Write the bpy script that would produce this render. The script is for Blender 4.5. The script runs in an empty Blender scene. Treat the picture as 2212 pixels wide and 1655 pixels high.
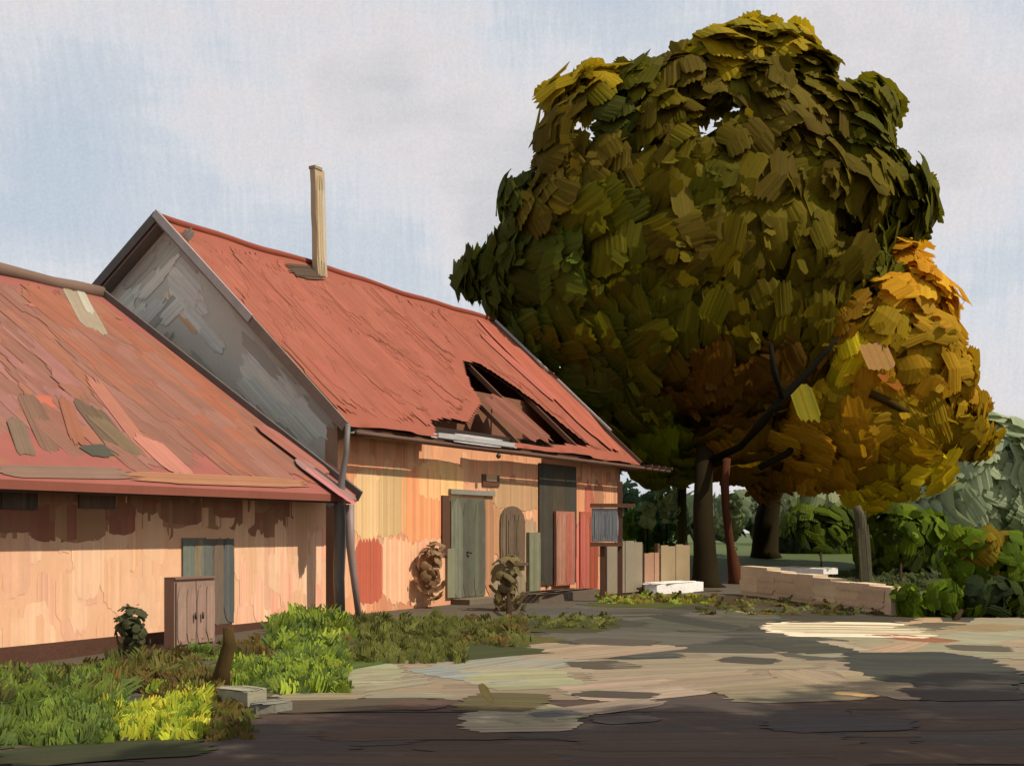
import bpy, math, random
import numpy as np
from mathutils import Vector
R = math.radians
rng = np.random.default_rng(11)
random.seed(5)
scene = bpy.context.scene
COL = scene.collection

# ------------------------------------------------------------------ camera
F, CX, HY, EYE, W_ = 2400.0, 1106.0, 1150.0, 1.6, 2212.0
cam = bpy.data.cameras.new('camera'); camo = bpy.data.objects.new('camera', cam); COL.objects.link(camo)
cam.sensor_width = 36; cam.lens = 36 * F / W_; cam.shift_y = 322.5 / W_
cam.clip_start = 0.05; cam.clip_end = 3000
camo.location = (0, 0, EYE); camo.rotation_euler = (R(90), 0, 0)
scene.camera = camo

# ------------------------------------------------------------------ sun and sky
SUN_H = Vector((0.93, -0.37)).normalized(); SUN_EL = R(50)
sl = bpy.data.lights.new('sun', 'SUN'); sl.energy = 5.0; sl.angle = R(0.6); sl.color = (1.0, 0.91, 0.78)
so = bpy.data.objects.new('sun', sl); COL.objects.link(so)
sd = Vector((SUN_H.x * math.cos(SUN_EL), SUN_H.y * math.cos(SUN_EL), math.sin(SUN_EL)))
so.rotation_euler = sd.to_track_quat('Z', 'Y').to_euler(); so.location = (20, -10, 30)

world = bpy.data.worlds.new("World"); scene.world = world; world.use_nodes = True
nt = world.node_tree; nt.nodes.clear()
def N(t, typ, **kw):
    n = t.nodes.new(typ)
    for k, v in kw.items(): setattr(n, k, v)
    return n
def noise(t, vec, scale, sx=(1, 1, 1), detail=4, rough=.55):
    m = N(t, 'ShaderNodeMapping'); m.inputs['Scale'].default_value = sx
    t.links.new(vec, m.inputs['Vector'])
    n = N(t, 'ShaderNodeTexNoise'); n.inputs['Scale'].default_value = scale
    n.inputs['Detail'].default_value = detail; n.inputs['Roughness'].default_value = rough
    t.links.new(m.outputs[0], n.inputs['Vector']); return n
def ramp(t, fac, stops):
    r = N(t, 'ShaderNodeValToRGB'); e = r.color_ramp.elements
    while len(e) < len(stops): e.new(.5)
    for k, (p, c) in enumerate(stops): e[k].position = p; e[k].color = (*c, 1)
    t.links.new(fac, r.inputs['Fac']); return r
def lin(c): return tuple((x / 255 / 12.92) if x / 255 <= .04045 else ((x / 255 + .055) / 1.055) ** 2.4 for x in c)
out = N(nt, 'ShaderNodeOutputWorld')
sky = N(nt, 'ShaderNodeTexSky', sky_type='NISHITA'); sky.sun_disc = False
sky.sun_elevation = SUN_EL; sky.sun_rotation = math.atan2(SUN_H.x, SUN_H.y); sky.air_density = 1.0; sky.dust_density = 2.0
bg1 = N(nt, 'ShaderNodeBackground'); bg1.inputs['Strength'].default_value = .12
nt.links.new(sky.outputs[0], bg1.inputs['Color'])
tc = N(nt, 'ShaderNodeTexCoord')
big = noise(nt, tc.outputs['Generated'], 4.2, (1.1, .8, 1.3), 3, .5)
st1 = noise(nt, tc.outputs['Generated'], 1, (260, 60, 14), 3, .6)     # tall brush drags
st2 = noise(nt, tc.outputs['Generated'], 1, (9, 9, 60), 3, .6)
weave = noise(nt, tc.outputs['Generated'], 1, (420, 420, 420), 2, .6)
def math_(t, op, a, b, clamp=False):
    m = N(t, 'ShaderNodeMath', operation=op); m.use_clamp = clamp
    for i, v in enumerate((a, b)):
        if isinstance(v, (int, float)): m.inputs[i].default_value = v
        else: t.links.new(v, m.inputs[i])
    return m.outputs[0]
mixf = math_(nt, 'ADD', big.outputs['Fac'], math_(nt, 'MULTIPLY', math_(nt, 'SUBTRACT', st1.outputs['Fac'], .5), .12))
mixf = math_(nt, 'ADD', mixf, math_(nt, 'MULTIPLY', math_(nt, 'SUBTRACT', st2.outputs['Fac'], .5), .14))
cl = ramp(nt, mixf, [(.32, lin((198, 208, 220))), (.44, lin((208, 214, 222))), (.50, lin((220, 222, 227))), (.58, lin((228, 223, 224))), (.68, lin((212, 211, 213)))])
wv = math_(nt, 'ADD', math_(nt, 'MULTIPLY', weave.outputs['Fac'], .22), .89)
wv = math_(nt, 'MULTIPLY', wv, math_(nt, 'ADD', math_(nt, 'MULTIPLY', st1.outputs['Fac'], .10), .95))
mulc = N(nt, 'ShaderNodeVectorMath', operation='SCALE'); nt.links.new(cl.outputs[0], mulc.inputs[0]); nt.links.new(wv, mulc.inputs['Scale'])
bg2 = N(nt, 'ShaderNodeBackground'); bg2.inputs['Strength'].default_value = 1.0
nt.links.new(mulc.outputs[0], bg2.inputs['Color'])
mx = N(nt, 'ShaderNodeMixShader'); mx.inputs[0].default_value = .93
nt.links.new(bg1.outputs[0], mx.inputs[1]); nt.links.new(bg2.outputs[0], mx.inputs[2])
nt.links.new(mx.outputs[0], out.inputs['Surface'])
scene.view_settings.view_transform = 'Standard'; scene.view_settings.look = 'None'
scene.view_settings.exposure = 0; scene.view_settings.gamma = 1

# ------------------------------------------------------------------ helpers
def C(r, g, b, k=.54):          # colour as seen in sunlight -> base colour
    c = lin((r, g, b)); return np.array([min(.85, x * k) for x in c])
def P(px, py, Y): return np.array([(px - CX) / F * Y, Y, EYE + (HY - py) / F * Y])
def gz(x, y):
    x = np.asarray(x, float); y = np.asarray(y, float)
    back = np.clip((y - 33) / 12, 0, 1); back = back * back * (3 - 2 * back) * .75
    left = np.clip((-x - 3.6) / 3, 0, 1) * np.clip((20 - y) / 4, 0, 1) * -.16
    return back + left
def G(px, py):
    Y = EYE * F / max(py - HY, 12)
    for _ in range(12):
        z = float(gz((px - CX) / F * Y, Y)); Y = .5 * Y + .5 * (EYE - z) * F / max(py - HY, 12)
    x = (px - CX) / F * Y
    return np.array([x, Y, float(gz(x, Y))])

class MB:
    def __init__(s, tilt=.5): s.v = []; s.f = []; s.c = []; s.u = []; s.n = 0; s.s = []; s.tilt = tilt
    def add(s, v, f, c, u=None, smooth=False):
        v = np.asarray(v, float).reshape(-1, 3); f = [tuple(int(i) + s.n for i in q) for q in f]
        s.v.append(v); s.f += f; s.n += len(v)
        s.c.append(np.broadcast_to(np.asarray(c, float), (len(v), 3)) if np.ndim(c) < 2 else np.asarray(c))
        s.u.append(np.zeros((len(v), 2)) + v[:, [0, 2]] if u is None else np.asarray(u, float))
        s.s += [smooth] * len(f); return s
    def poly(s, pts, c, uv=None): return s.add(pts, [tuple(range(len(pts)))], c, uv)
    def box(s, lo, hi, c):
        x0, y0, z0 = lo; x1, y1, z1 = hi
        v = [(x0,y0,z0),(x1,y0,z0),(x1,y1,z0),(x0,y1,z0),(x0,y0,z1),(x1,y0,z1),(x1,y1,z1),(x0,y1,z1)]
        u = [(a[0] + a[1], a[2]) for a in v]
        return s.add(v, [(3,2,1,0),(4,5,6,7),(0,1,5,4),(1,2,6,5),(2,3,7,6),(3,0,4,7)], c, u)
    def slab(s, pts, thick, c, nrm=None, uv=None):     # polygon extruded along -normal
        p = np.asarray(pts, float); n = len(p)
        if nrm is None: nrm = np.cross(p[1] - p[0], p[2] - p[0]); nrm = nrm / np.linalg.norm(nrm)
        v = np.vstack([p, p - np.asarray(nrm) * thick])
        f = [tuple(range(n)), tuple(range(2 * n - 1, n - 1, -1))] + [(i, i + n, (i + 1) % n + n, (i + 1) % n) for i in range(n)]
        u = None if uv is None else np.vstack([uv, uv])
        return s.add(v, f, c, u)
    def beam(s, a, b, w, h, c, up=(0, 0, 1)):
        a, b = np.array(a, float), np.array(b, float); t = b - a; L = np.linalg.norm(t); t /= L
        q = np.cross(t, up); q /= np.linalg.norm(q); r = np.cross(q, t)
        v = [e + q * i * w / 2 + r * j * h / 2 for e in (a, b) for i, j in ((-1,-1),(1,-1),(1,1),(-1,1))]
        u = [(i * w, k * L) for k in (0, 1) for i in (-.5, .5, .6, -.6)]
        return s.add(v, [(0,1,2,3),(7,6,5,4),(0,4,5,1),(1,5,6,2),(2,6,7,3),(3,7,4,0)], c, u)
    def tube(s, pts, rad, c, seg=10, lump=.0, cap=True):
        pts = [np.array(p, float) for p in pts]; vs = []; us = []; d = 0
        for i, p in enumerate(pts):
            t = pts[min(i + 1, len(pts) - 1)] - pts[max(i - 1, 0)]; t /= np.linalg.norm(t)
            a = np.cross(t, (0, 1, 0) if abs(t[1]) < .9 else (1, 0, 0)); a /= np.linalg.norm(a); b = np.cross(t, a)
            if i: d += np.linalg.norm(p - pts[i - 1])
            for k in range(seg):
                th = 2 * math.pi * k / seg; r = rad[i] * (1 + lump * (random.random() - .5))
                vs.append(p + (a * math.cos(th) + b * math.sin(th)) * r); us.append((k / seg * rad[0] * 6.3, d))
        fs = [(i * seg + k, i * seg + (k + 1) % seg, (i + 1) * seg + (k + 1) % seg, (i + 1) * seg + k) for i in range(len(pts) - 1) for k in range(seg)]
        if cap: fs += [tuple(range(seg - 1, -1, -1)), tuple((len(pts) - 1) * seg + k for k in range(seg))]
        return s.add(vs, fs, c, us, True)
    def strokes(s, c, t, n, L, W, col, nb=8, sg=3, rag=.25, arc=.0, cv=.10, ridge=.10, bend=.0):
        """broad dabs: each a bundle of nb parallel ragged-ended blades lying side by side"""
        c = np.asarray(c, float).reshape(-1, 3); K = len(c)
        t = np.broadcast_to(np.asarray(t, float), (K, 3)).copy(); n = np.broadcast_to(np.asarray(n, float), (K, 3)).copy()
        n /= np.linalg.norm(n, axis=1)[:, None]; t -= n * (t * n).sum(1)[:, None]; t /= np.linalg.norm(t, axis=1)[:, None] + 1e-9
        b = np.cross(n, t); L = np.broadcast_to(np.asarray(L, float), K); W = np.broadcast_to(np.asarray(W, float), K)
        col = np.broadcast_to(np.asarray(col, float), (K, 3))
        sol = s.tilt < .2; q = np.linspace(0, 1, sg + 1)[None, None, :]
        ne = nb + 1 if sol else nb                                                # solid dabs share their blade edges
        off = np.linspace(-.5, .5, ne)[None, :]                                   # across
        l0 = -.5 - rag * (rng.random((K, ne)) - .35) + .16 * (2 * off) ** 4
        l1 = .5 + rag * (rng.random((K, ne)) - .65) - .16 * (2 * off) ** 4
        if sol: sk = (rng.random((K, 1)) - .5) * .3 * off; l0 = l0 + sk; l1 = l1 + sk
        sp = l0[..., None] + (l1 - l0)[..., None] * q                              # K,ne,sg+1
        hgt = (ridge * .25 if sol else ridge) * (rng.random((K, ne)) - .5)[..., None] * (W / nb)[:, None, None] * 4 + arc * (1 - (2 * q - 1) ** 2) * L[:, None, None] + arc * (1 - (2 * off) ** 2)[..., None] * W[:, None, None]
        bd = bend * ((2 * q - 1) ** 2) * L[:, None, None] * (rng.random((K, 1, 1)) - .5) * 2
        base = c[:, None, None, :] + t[:, None, None, :] * (sp * L[:, None, None])[..., None] + n[:, None, None, :] * hgt[..., None] \
             + b[:, None, None, :] * ((off * W[:, None])[..., None] + bd)[..., None]
        if sol: v = np.stack([base[:, :-1], base[:, 1:]], axis=3); off = (off[:, :-1] + off[:, 1:]) / 2; sp = sp[:, :-1]
        else:
            hw = .62 / nb * np.where((q == 0) | (q == 1), .45, 1.0)
            side = b[:, None, None, :] * (hw * W[:, None, None])[..., None]
            tilt = n[:, None, None, :] * ((rng.random((K, nb, 1)) - .5) * s.tilt * hw * W[:, None, None])[..., None]
            v = np.stack([base - side - tilt, base + side + tilt], axis=3)         # K,nb,sg+1,2,3
        m = K * nb
        idx = np.arange(m * (sg + 1) * 2).reshape(m, sg + 1, 2)
        f = np.stack([idx[:, :-1, 0], idx[:, :-1, 1], idx[:, 1:, 1], idx[:, 1:, 0]], axis=-1).reshape(-1, 4)
        cc = col[:, None, :] * (1 + cv * rng.standard_normal((K, nb, 1)) + cv * .35 * rng.standard_normal((K, nb, 3)))
        cc = np.broadcast_to(np.clip(cc, .002, .9)[:, :, None, None, :], v.shape)
        uu = np.stack([np.broadcast_to((off * W[:, None])[:, :, None, None] + c[:, 0][:, None, None, None] * 3.1, v.shape[:-1]),
                       np.broadcast_to((sp * L[:, None, None])[..., None] + c[:, 2][:, None, None, None], v.shape[:-1])], axis=-1)
        s.v.append(v.reshape(-1, 3)); s.c.append(cc.reshape(-1, 3)); s.u.append(uu.reshape(-1, 2))
        s.f.append((f + s.n)) if False else s.f.extend(map(tuple, (f + s.n).tolist()))
        s.s += [False] * len(f); s.n += m * (sg + 1) * 2
        return s
    def build(s, name, mat, parent=None, loc=None):
        me = bpy.data.meshes.new(name); V = np.vstack(s.v); Cc = np.vstack(s.c); U = np.vstack(s.u)
        if loc is not None: V = V - np.array(loc)
        me.from_pydata(V.tolist(), [], s.f)
        ca = me.color_attributes.new('Col', 'FLOAT_COLOR', 'POINT')
        ca.data.foreach_set('color', np.hstack([Cc, np.ones((len(Cc), 1))]).astype(np.float32).ravel())
        uvl = me.uv_layers.new(name='UVMap'); li = np.empty(len(me.loops), dtype=np.int32); me.loops.foreach_get('vertex_index', li)
        uvl.data.foreach_set('uv', U[li].astype(np.float32).ravel())
        me.polygons.foreach_set('use_smooth', s.s)
        me.materials.append(mat); me.update()
        o = bpy.data.objects.new(name, me); COL.objects.link(o)
        if parent: o.parent = parent
        if loc is not None: o.location = loc
        return o
def tag(o, label=None, cat=None, group=None, kind=None):
    for k, v in (('label', label), ('category', cat), ('group', group), ('kind', kind)):
        if v: o[k] = v
    return o
def empty(name, loc, rz, label, cat, group=None):
    o = bpy.data.objects.new(name, None); COL.objects.link(o); o.location = tuple(loc); o.rotation_euler = (0, 0, rz)
    return tag(o, label, cat, group)

def paint(name, rough=.6, su=60, sv=4, amp=.28, bump=.5, trans=0, mott=.16, spec=.35):
    """pigment colour from the mesh, dragged bristle streaks along V, soft mottling"""
    m = bpy.data.materials.new(name); m.use_nodes = True; t = m.node_tree; t.nodes.clear()
    o = N(t, 'ShaderNodeOutputMaterial'); p = N(t, 'ShaderNodeBsdfPrincipled')
    a = N(t, 'ShaderNodeAttribute'); a.attribute_name = 'Col'
    uv = N(t, 'ShaderNodeUVMap'); uv.uv_map = 'UVMap'
    s = noise(t, uv.outputs[0], 1, (su, sv, 1), 4, .65)
    g = N(t, 'ShaderNodeTexCoord'); mt = noise(t, g.outputs['Object'], 1.7, (1, 1, 1), 4, .6)
    fv = math_(t, 'ADD', math_(t, 'MULTIPLY', math_(t, 'SUBTRACT', s.outputs['Fac'], .5), amp * 2), 1)
    fv = math_(t, 'ADD', fv, math_(t, 'MULTIPLY', math_(t, 'SUBTRACT', mt.outputs['Fac'], .5), mott * 2))
    sc = N(t, 'ShaderNodeVectorMath', operation='SCALE'); t.links.new(a.outputs['Color'], sc.inputs[0]); t.links.new(fv, sc.inputs['Scale'])
    t.links.new(sc.outputs[0], p.inputs['Base Color']); p.inputs['Roughness'].default_value = rough
    p.inputs['Specular IOR Level'].default_value = spec
    b = N(t, 'ShaderNodeBump'); b.inputs['Strength'].default_value = bump; b.inputs['Distance'].default_value = .02
    t.links.new(s.outputs['Fac'], b.inputs['Height']); t.links.new(b.outputs[0], p.inputs['Normal'])
    if trans:
        tr = N(t, 'ShaderNodeBsdfTranslucent'); t.links.new(sc.outputs[0], tr.inputs['Color'])
        mm = N(t, 'ShaderNodeMixShader'); mm.inputs[0].default_value = trans
        t.links.new(p.outputs[0], mm.inputs[1]); t.links.new(tr.outputs[0], mm.inputs[2]); t.links.new(mm.outputs[0], o.inputs[0])
    else: t.links.new(p.outputs[0], o.inputs[0])
    return m
M = dict(
    plaster=paint('limewashed_plaster', .85, 45, 4, .09, .3, mott=.10, spec=.15), tile=paint('clay_roof', .8, 45, 2.5, .10, .35, spec=.2),
    wood=paint('weathered_wood', .65, 70, 3, .3, .5), stone=paint('rough_stone', .8, 12, 9, .25, .7),
    leaf=paint('leaves', .75, 60, 6, .16, .35, .42, .10, .08), grass=paint('grass_blades', .85, 60, 6, .2, .4, .2, .15),
    bark=paint('bark', .9, 40, 4, .35, .8, spec=.08), earth=paint('earth', .85, 30, 4, .22, .6), metal=paint('painted_metal', .5, 60, 3, .15, .3))

def pick(pal, n):
    pal = np.asarray(pal); return pal[rng.integers(0, len(pal), n)]

# ------------------------------------------------------------------ ground
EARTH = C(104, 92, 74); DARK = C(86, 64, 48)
xs = np.concatenate([np.linspace(-600, -30, 12), np.linspace(-28, 28, 85), np.linspace(30, 600, 12)])
ys = np.concatenate([[-60, -20, -5], np.linspace(0, 60, 100), np.linspace(64, 120, 8), [180, 300, 500, 900, 1500]])
X, Y = np.meshgrid(xs, ys); Z = gz(X, Y)
mb = MB(); nx, ny = len(xs), len(ys)
gc = np.zeros((ny, nx, 3)) + EARTH
gc[Y < 10.6] = DARK  # near ground darkened, foreground shade put into its colour
gc[(Y > 38)] = C(88, 104, 40)
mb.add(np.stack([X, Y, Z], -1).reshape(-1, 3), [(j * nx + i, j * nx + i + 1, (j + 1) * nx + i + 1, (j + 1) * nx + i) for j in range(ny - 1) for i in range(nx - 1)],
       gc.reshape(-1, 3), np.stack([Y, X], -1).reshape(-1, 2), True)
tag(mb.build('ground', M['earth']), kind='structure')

LV = [0.003]
def gstroke(mb, x1, y1, x2, y2, dy, col, nb=None, cv=.10, rag=.12):
    a, b = G(x1, y1), G(x2, y2); c = (a + b) / 2; t = b - a; L = np.linalg.norm(t[:2])
    ym = (y1 + y2) / 2; wv = G((x1 + x2) / 2, ym - dy / 2) - G((x1 + x2) / 2, ym + dy / 2)
    t2 = np.array([t[0], t[1], 0]) / L; q = np.array([-t2[1], t2[0], 0]); W = abs(np.dot(wv, q)) + .02
    LV[0] += .00003
    nb = nb or int(np.clip(W / .035, 9, 22))
    n_ = np.array([-(gz(c[0] + .5, c[1]) - gz(c[0] - .5, c[1])), -(gz(c[0], c[1] + .5) - gz(c[0], c[1] - .5)), 1.0])
    mb.strokes(c + np.array([0, 0, LV[0]]), t2, n_, L, W, col, nb=nb, sg=5, rag=rag, cv=cv, ridge=.004 / max(W / nb * 4, .02), bend=.03)

def scatter(mb, n, x0, x1, y0, y1, lx, dy, pal, cv=.08):
    for k in range(n):
        x = random.uniform(x0, x1); y = random.uniform(y0, y1); l = random.uniform(*lx)
        gstroke(mb, x - l / 2, y + random.uniform(-4, 4), x + l / 2, y + random.uniform(-4, 4), random.uniform(*dy), pal[random.randrange(len(pal))], cv=cv)
# foreground shade painted as dark strokes on the earth
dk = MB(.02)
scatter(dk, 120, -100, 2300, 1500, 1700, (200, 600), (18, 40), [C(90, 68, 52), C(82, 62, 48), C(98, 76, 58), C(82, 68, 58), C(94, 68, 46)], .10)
tag(dk.build('shaded_earth', M['earth']), kind='structure')
# road of worn gravel: broad pale drags and dabs of painted tree shade
rd = MB(.02)
scatter(rd, 70, 900, 2250, 1385, 1500, (200, 480), (18, 34), [C(152, 132, 104, .66), C(140, 122, 96, .66), C(164, 146, 118, .66), C(146, 136, 110, .66)])
scatter(rd, 34, 1150, 1900, 1310, 1385, (160, 360), (14, 24), [C(104, 98, 82, 0.46), C(92, 88, 74, 0.46), C(116, 108, 90, 0.46), C(84, 80, 62, 0.46)])  # road tone darkened to stand for shade under the trees
scatter(rd, 26, 1150, 1960, 1300, 1420, (120, 300), (12, 22), [C(84, 80, 62, .5), C(72, 66, 46, .5), C(92, 88, 72, .5), C(62, 62, 50, .5)])  # more tree shade painted in as dark dabs
scatter(rd, 24, 1850, 2250, 1335, 1420, (120, 300), (14, 24), [C(170, 146, 112, .66), C(158, 142, 110, .66), C(150, 144, 112, .66)])
for a in [
    (560, 1500, 900, 1460, 44, C(150, 138, 110, .66)), (740, 1458, 872, 1456, 46, C(158, 156, 116, .66)), (600, 1500, 800, 1498, 30, C(146, 130, 98, .66)),
    (1010, 1450, 1190, 1420, 50, C(150, 144, 124, .66)), (960, 1465, 1060, 1455, 50, C(142, 146, 138, .66)), (1010, 1470, 1240, 1462, 46, C(160, 154, 116, .66)),
    (1150, 1420, 1420, 1392, 34, C(160, 138, 110, .66)), (1100, 1400, 1200, 1390, 30, C(150, 132, 104, .66)),
    (1240, 1500, 1500, 1478, 50, C(166, 144, 120, .66)), (1300, 1470, 1620, 1452, 44, C(158, 138, 112, .66)), (1500, 1490, 1720, 1470, 44, C(150, 132, 104, .66)),
    (1000, 1560, 1250, 1556, 46, C(158, 144, 118, .66)), (1090, 1530, 1220, 1560, 60, C(142, 134, 104, .66)), (1240, 1540, 1420, 1515, 24, C(150, 130, 110, .66)),
    (1560, 1505, 1860, 1495, 36, C(134, 120, 90, .66)), (1700, 1450, 1860, 1500, 44, C(162, 140, 110, .66)), (1850, 1480, 2000, 1480, 60, C(156, 136, 104, .66)),
    (1330, 1440, 1760, 1430, 28, C(150, 134, 106, .66)), (1780, 1400, 1860, 1400, 30, C(168, 152, 124, .66)), (1860, 1420, 2000, 1384, 26, C(180, 148, 114, .66)),
    (2050, 1370, 2212, 1380, 40, C(154, 148, 116, .66)), (1960, 1345, 2080, 1350, 24, C(190, 156, 114, .66)),
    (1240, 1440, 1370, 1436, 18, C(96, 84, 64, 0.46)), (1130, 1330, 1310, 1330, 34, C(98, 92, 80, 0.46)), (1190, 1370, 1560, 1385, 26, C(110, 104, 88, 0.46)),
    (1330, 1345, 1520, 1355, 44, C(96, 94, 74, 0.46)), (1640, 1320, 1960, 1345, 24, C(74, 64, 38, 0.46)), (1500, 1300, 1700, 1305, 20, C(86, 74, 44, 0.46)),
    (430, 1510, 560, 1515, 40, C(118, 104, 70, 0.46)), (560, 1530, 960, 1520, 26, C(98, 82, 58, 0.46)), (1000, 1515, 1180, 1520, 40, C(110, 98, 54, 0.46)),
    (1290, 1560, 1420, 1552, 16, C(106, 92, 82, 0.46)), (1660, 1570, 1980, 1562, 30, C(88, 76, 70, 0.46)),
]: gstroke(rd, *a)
LV[0] += .001  # dark dabs next: shadows painted flat on the road
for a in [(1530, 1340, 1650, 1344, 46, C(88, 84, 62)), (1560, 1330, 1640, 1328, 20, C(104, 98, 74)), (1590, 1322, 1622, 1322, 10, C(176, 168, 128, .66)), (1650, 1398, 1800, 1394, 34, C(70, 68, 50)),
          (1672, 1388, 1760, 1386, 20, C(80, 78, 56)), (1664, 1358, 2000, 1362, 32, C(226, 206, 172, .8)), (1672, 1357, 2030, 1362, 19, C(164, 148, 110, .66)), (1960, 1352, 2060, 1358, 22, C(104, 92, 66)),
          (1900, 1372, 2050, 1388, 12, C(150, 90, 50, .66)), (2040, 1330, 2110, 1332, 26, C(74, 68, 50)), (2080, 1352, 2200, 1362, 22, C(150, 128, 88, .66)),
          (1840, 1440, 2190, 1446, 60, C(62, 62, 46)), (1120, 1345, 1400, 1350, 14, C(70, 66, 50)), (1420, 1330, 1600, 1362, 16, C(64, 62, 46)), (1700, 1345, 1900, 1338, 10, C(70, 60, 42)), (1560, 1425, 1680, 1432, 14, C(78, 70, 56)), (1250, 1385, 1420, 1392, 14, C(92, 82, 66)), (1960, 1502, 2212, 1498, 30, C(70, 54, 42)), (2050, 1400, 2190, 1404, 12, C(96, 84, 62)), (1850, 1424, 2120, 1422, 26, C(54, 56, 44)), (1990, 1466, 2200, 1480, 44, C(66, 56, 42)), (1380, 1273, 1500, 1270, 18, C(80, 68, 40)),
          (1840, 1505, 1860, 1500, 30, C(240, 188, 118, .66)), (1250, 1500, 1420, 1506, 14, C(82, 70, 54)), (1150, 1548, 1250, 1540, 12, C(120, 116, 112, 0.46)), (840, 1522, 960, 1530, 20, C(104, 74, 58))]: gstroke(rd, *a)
tag(rd.build('road', M['earth']), kind='structure')

# ------------------------------------------------------------------ houses
TH = math.atan2(.862, .508)                     # long axis of both houses
d1 = np.array([math.cos(TH), math.sin(TH), 0]); d2 = np.array([-math.sin(TH), math.cos(TH), 0])
def to_local(org, p): q = np.asarray(p) - org; return np.array([q @ d1, q @ d2, q[2]])
def ray_local(org, px, py):
    d = np.array([(px - CX) / F, 1, (HY - py) / F]); return to_local(org, (0, 0, EYE)), np.array([d @ d1, d @ d2, d[2]])
def hit(org, px, py, nrm, off):                 # plane nrm.x = off in house coordinates
    o, d = ray_local(org, px, py); nrm = np.array(nrm, float); k = (off - nrm @ o) / (nrm @ d); return o + d * k

MO = np.array([-3.35, 21.3, 0.0])
cot = empty('cottage', MO, TH, 'long cottage with orange plaster front, red tiled roof and grey gable', 'house')
EZ, EW, RW, RZ, K2 = 3.6, -.5, 4.6, 8.25, .67
K1 = (RZ - EZ) / (RW - EW); LEN = 12.8
def front(t, w, z): return (t, w, z)
# walls
def inpoly(x, y, poly):
    r = False; j = len(poly) - 1
    for i in range(len(poly)):
        if (poly[i][1] > y) != (poly[j][1] > y) and x < (poly[j][0] - poly[i][0]) * (y - poly[i][1]) / (poly[j][1] - poly[i][1]) + poly[i][0]: r = not r
        j = i
    return r
wt = EZ + K1 * (-EW) - .03; wq_ = wt - .3
wl = MB(.08); base = C(228, 165, 124, .80)
wl.slab([(0,0,-.5),(LEN,0,-.5),(LEN,0,wq_),(0,0,wq_)], .3, base, nrm=(0,-1,0), uv=[(0,-.5),(LEN,-.5),(LEN,wq_),(0,wq_)])
def wallstrokes(mb, org, items, w0=0):
    for k, (x0, y0, x1, y1, col) in enumerate(items):     # pixel box on the wall plane
        a = hit(org, x0, y0, (0, 1, 0), w0); b = hit(org, x1, y1, (0, 1, 0), w0)
        a2 = hit(org, x1, y0, (0, 1, 0), w0); b0 = hit(org, x0, y1, (0, 1, 0), w0)
        cx = (a[0] + b[0]) / 2; W = abs(b[0] - a[0]); z1 = min((a[2] + a2[2]) / 2, wq_ - .03); z0 = (b[2] + b0[2]) / 2
        mb.strokes([(cx, w0 - .007 - .0005 * k, (z0 + z1) / 2)], (0, 0, 1), (0, -1, 0), z1 - z0, W, col, nb=int(np.clip(W / .045, 6, 26)), sg=4, rag=.10, cv=.07, ridge=.03)
doors_px = [(962, 1062, 1062, 1290), (1156, 996, 1246, 1266), (1072, 1092, 1132, 1215)]
rects = []
for (x0, y0, x1, y1) in doors_px:
    a = hit(MO, x0, y0, (0, 1, 0), 0); b = hit(MO, x1, y1, (0, 1, 0), 0); rects.append((a[0], b[0], b[2], a[2]))
def bg_strokes(mb, n, t0, t1, z0, z1, pal, rects=(), L=(.5, 1.1), Wd=(.25, .5), cv=.05, rag=.12):
    pts = []; 
    for k in range(n * 4):
        if len(pts) >= n: break
        t, z, l, w = random.uniform(t0, t1), random.uniform(z0, z1), random.uniform(*L), random.uniform(*Wd)
        if z + l * .56 > z1 or t - w / 2 < t0 - .02 or t + w / 2 > t1 + .02: continue
        if any(t + w / 2 > r[0] and t - w / 2 < r[1] and z + l * .6 > r[2] and z - l * .6 < r[3] for r in rects): continue
        pts.append((t, z, l, w))
    pts = np.array(pts); c = np.stack([pts[:, 0], -.002 - .004 * rng.random(len(pts)), pts[:, 1]], 1)
    mb.strokes(c, (0, 0, 1), (0, -1, 0), pts[:, 2], pts[:, 3], pick(pal, len(pts)), nb=9, sg=3, rag=rag, cv=cv, ridge=.015)
bg_strokes(wl, 170, 0, LEN, 0, wq_, [C(234, 167, 124, .80), C(228, 157, 116, .80), C(224, 171, 130, .80), C(238, 179, 136, .80), C(216, 147, 108, .80)], rects)
bg_strokes(wl, 46, 6.4, LEN, .2, wq_, [C(198, 147, 110, .80), C(208, 157, 118, .80), C(192, 137, 100, .80)], rects)
wallstrokes(wl, MO, [
    (764, 1015, 825, 1160, C(238, 197, 142, .80)), (812, 1010, 882, 1158, C(216, 179, 128, .80)), (868, 1010, 960, 1170, C(242, 163, 112, .80)), (905, 995, 1000, 1078, C(250, 197, 134, .80)),
    (766, 1165, 826, 1300, C(198, 103, 78, .80)), (824, 1160, 895, 1300, C(246, 189, 146, .80)), (880, 1165, 960, 1300, C(242, 183, 142, .80)), (1060, 1040, 1160, 1100, C(194, 153, 112, .80)),
    (1060, 1090, 1085, 1200, C(202, 151, 108, .80)), (1240, 1040, 1262, 1130, C(224, 157, 114, .80)), (1262, 1040, 1282, 1300, C(192, 111, 86, .80)), (1282, 1040, 1304, 1200, C(180, 125, 94, .80)),
    (1244, 1130, 1262, 1290, C(228, 129, 110, .80)), (1062, 1200, 1134, 1300, C(152, 135, 110, .80)), (1045, 1060, 1066, 1275, C(188, 137, 100, .80)), (1126, 1120, 1158, 1250, C(180, 149, 116, .80))])
wl.build('wall', M['plaster'], cot)
mb = MB(); mb.box((.02, .03, wq_), (LEN - .02, .29, wt - .12), C(70, 52, 40)); mb.build('wall_plate', M['wood'], cot)
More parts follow.
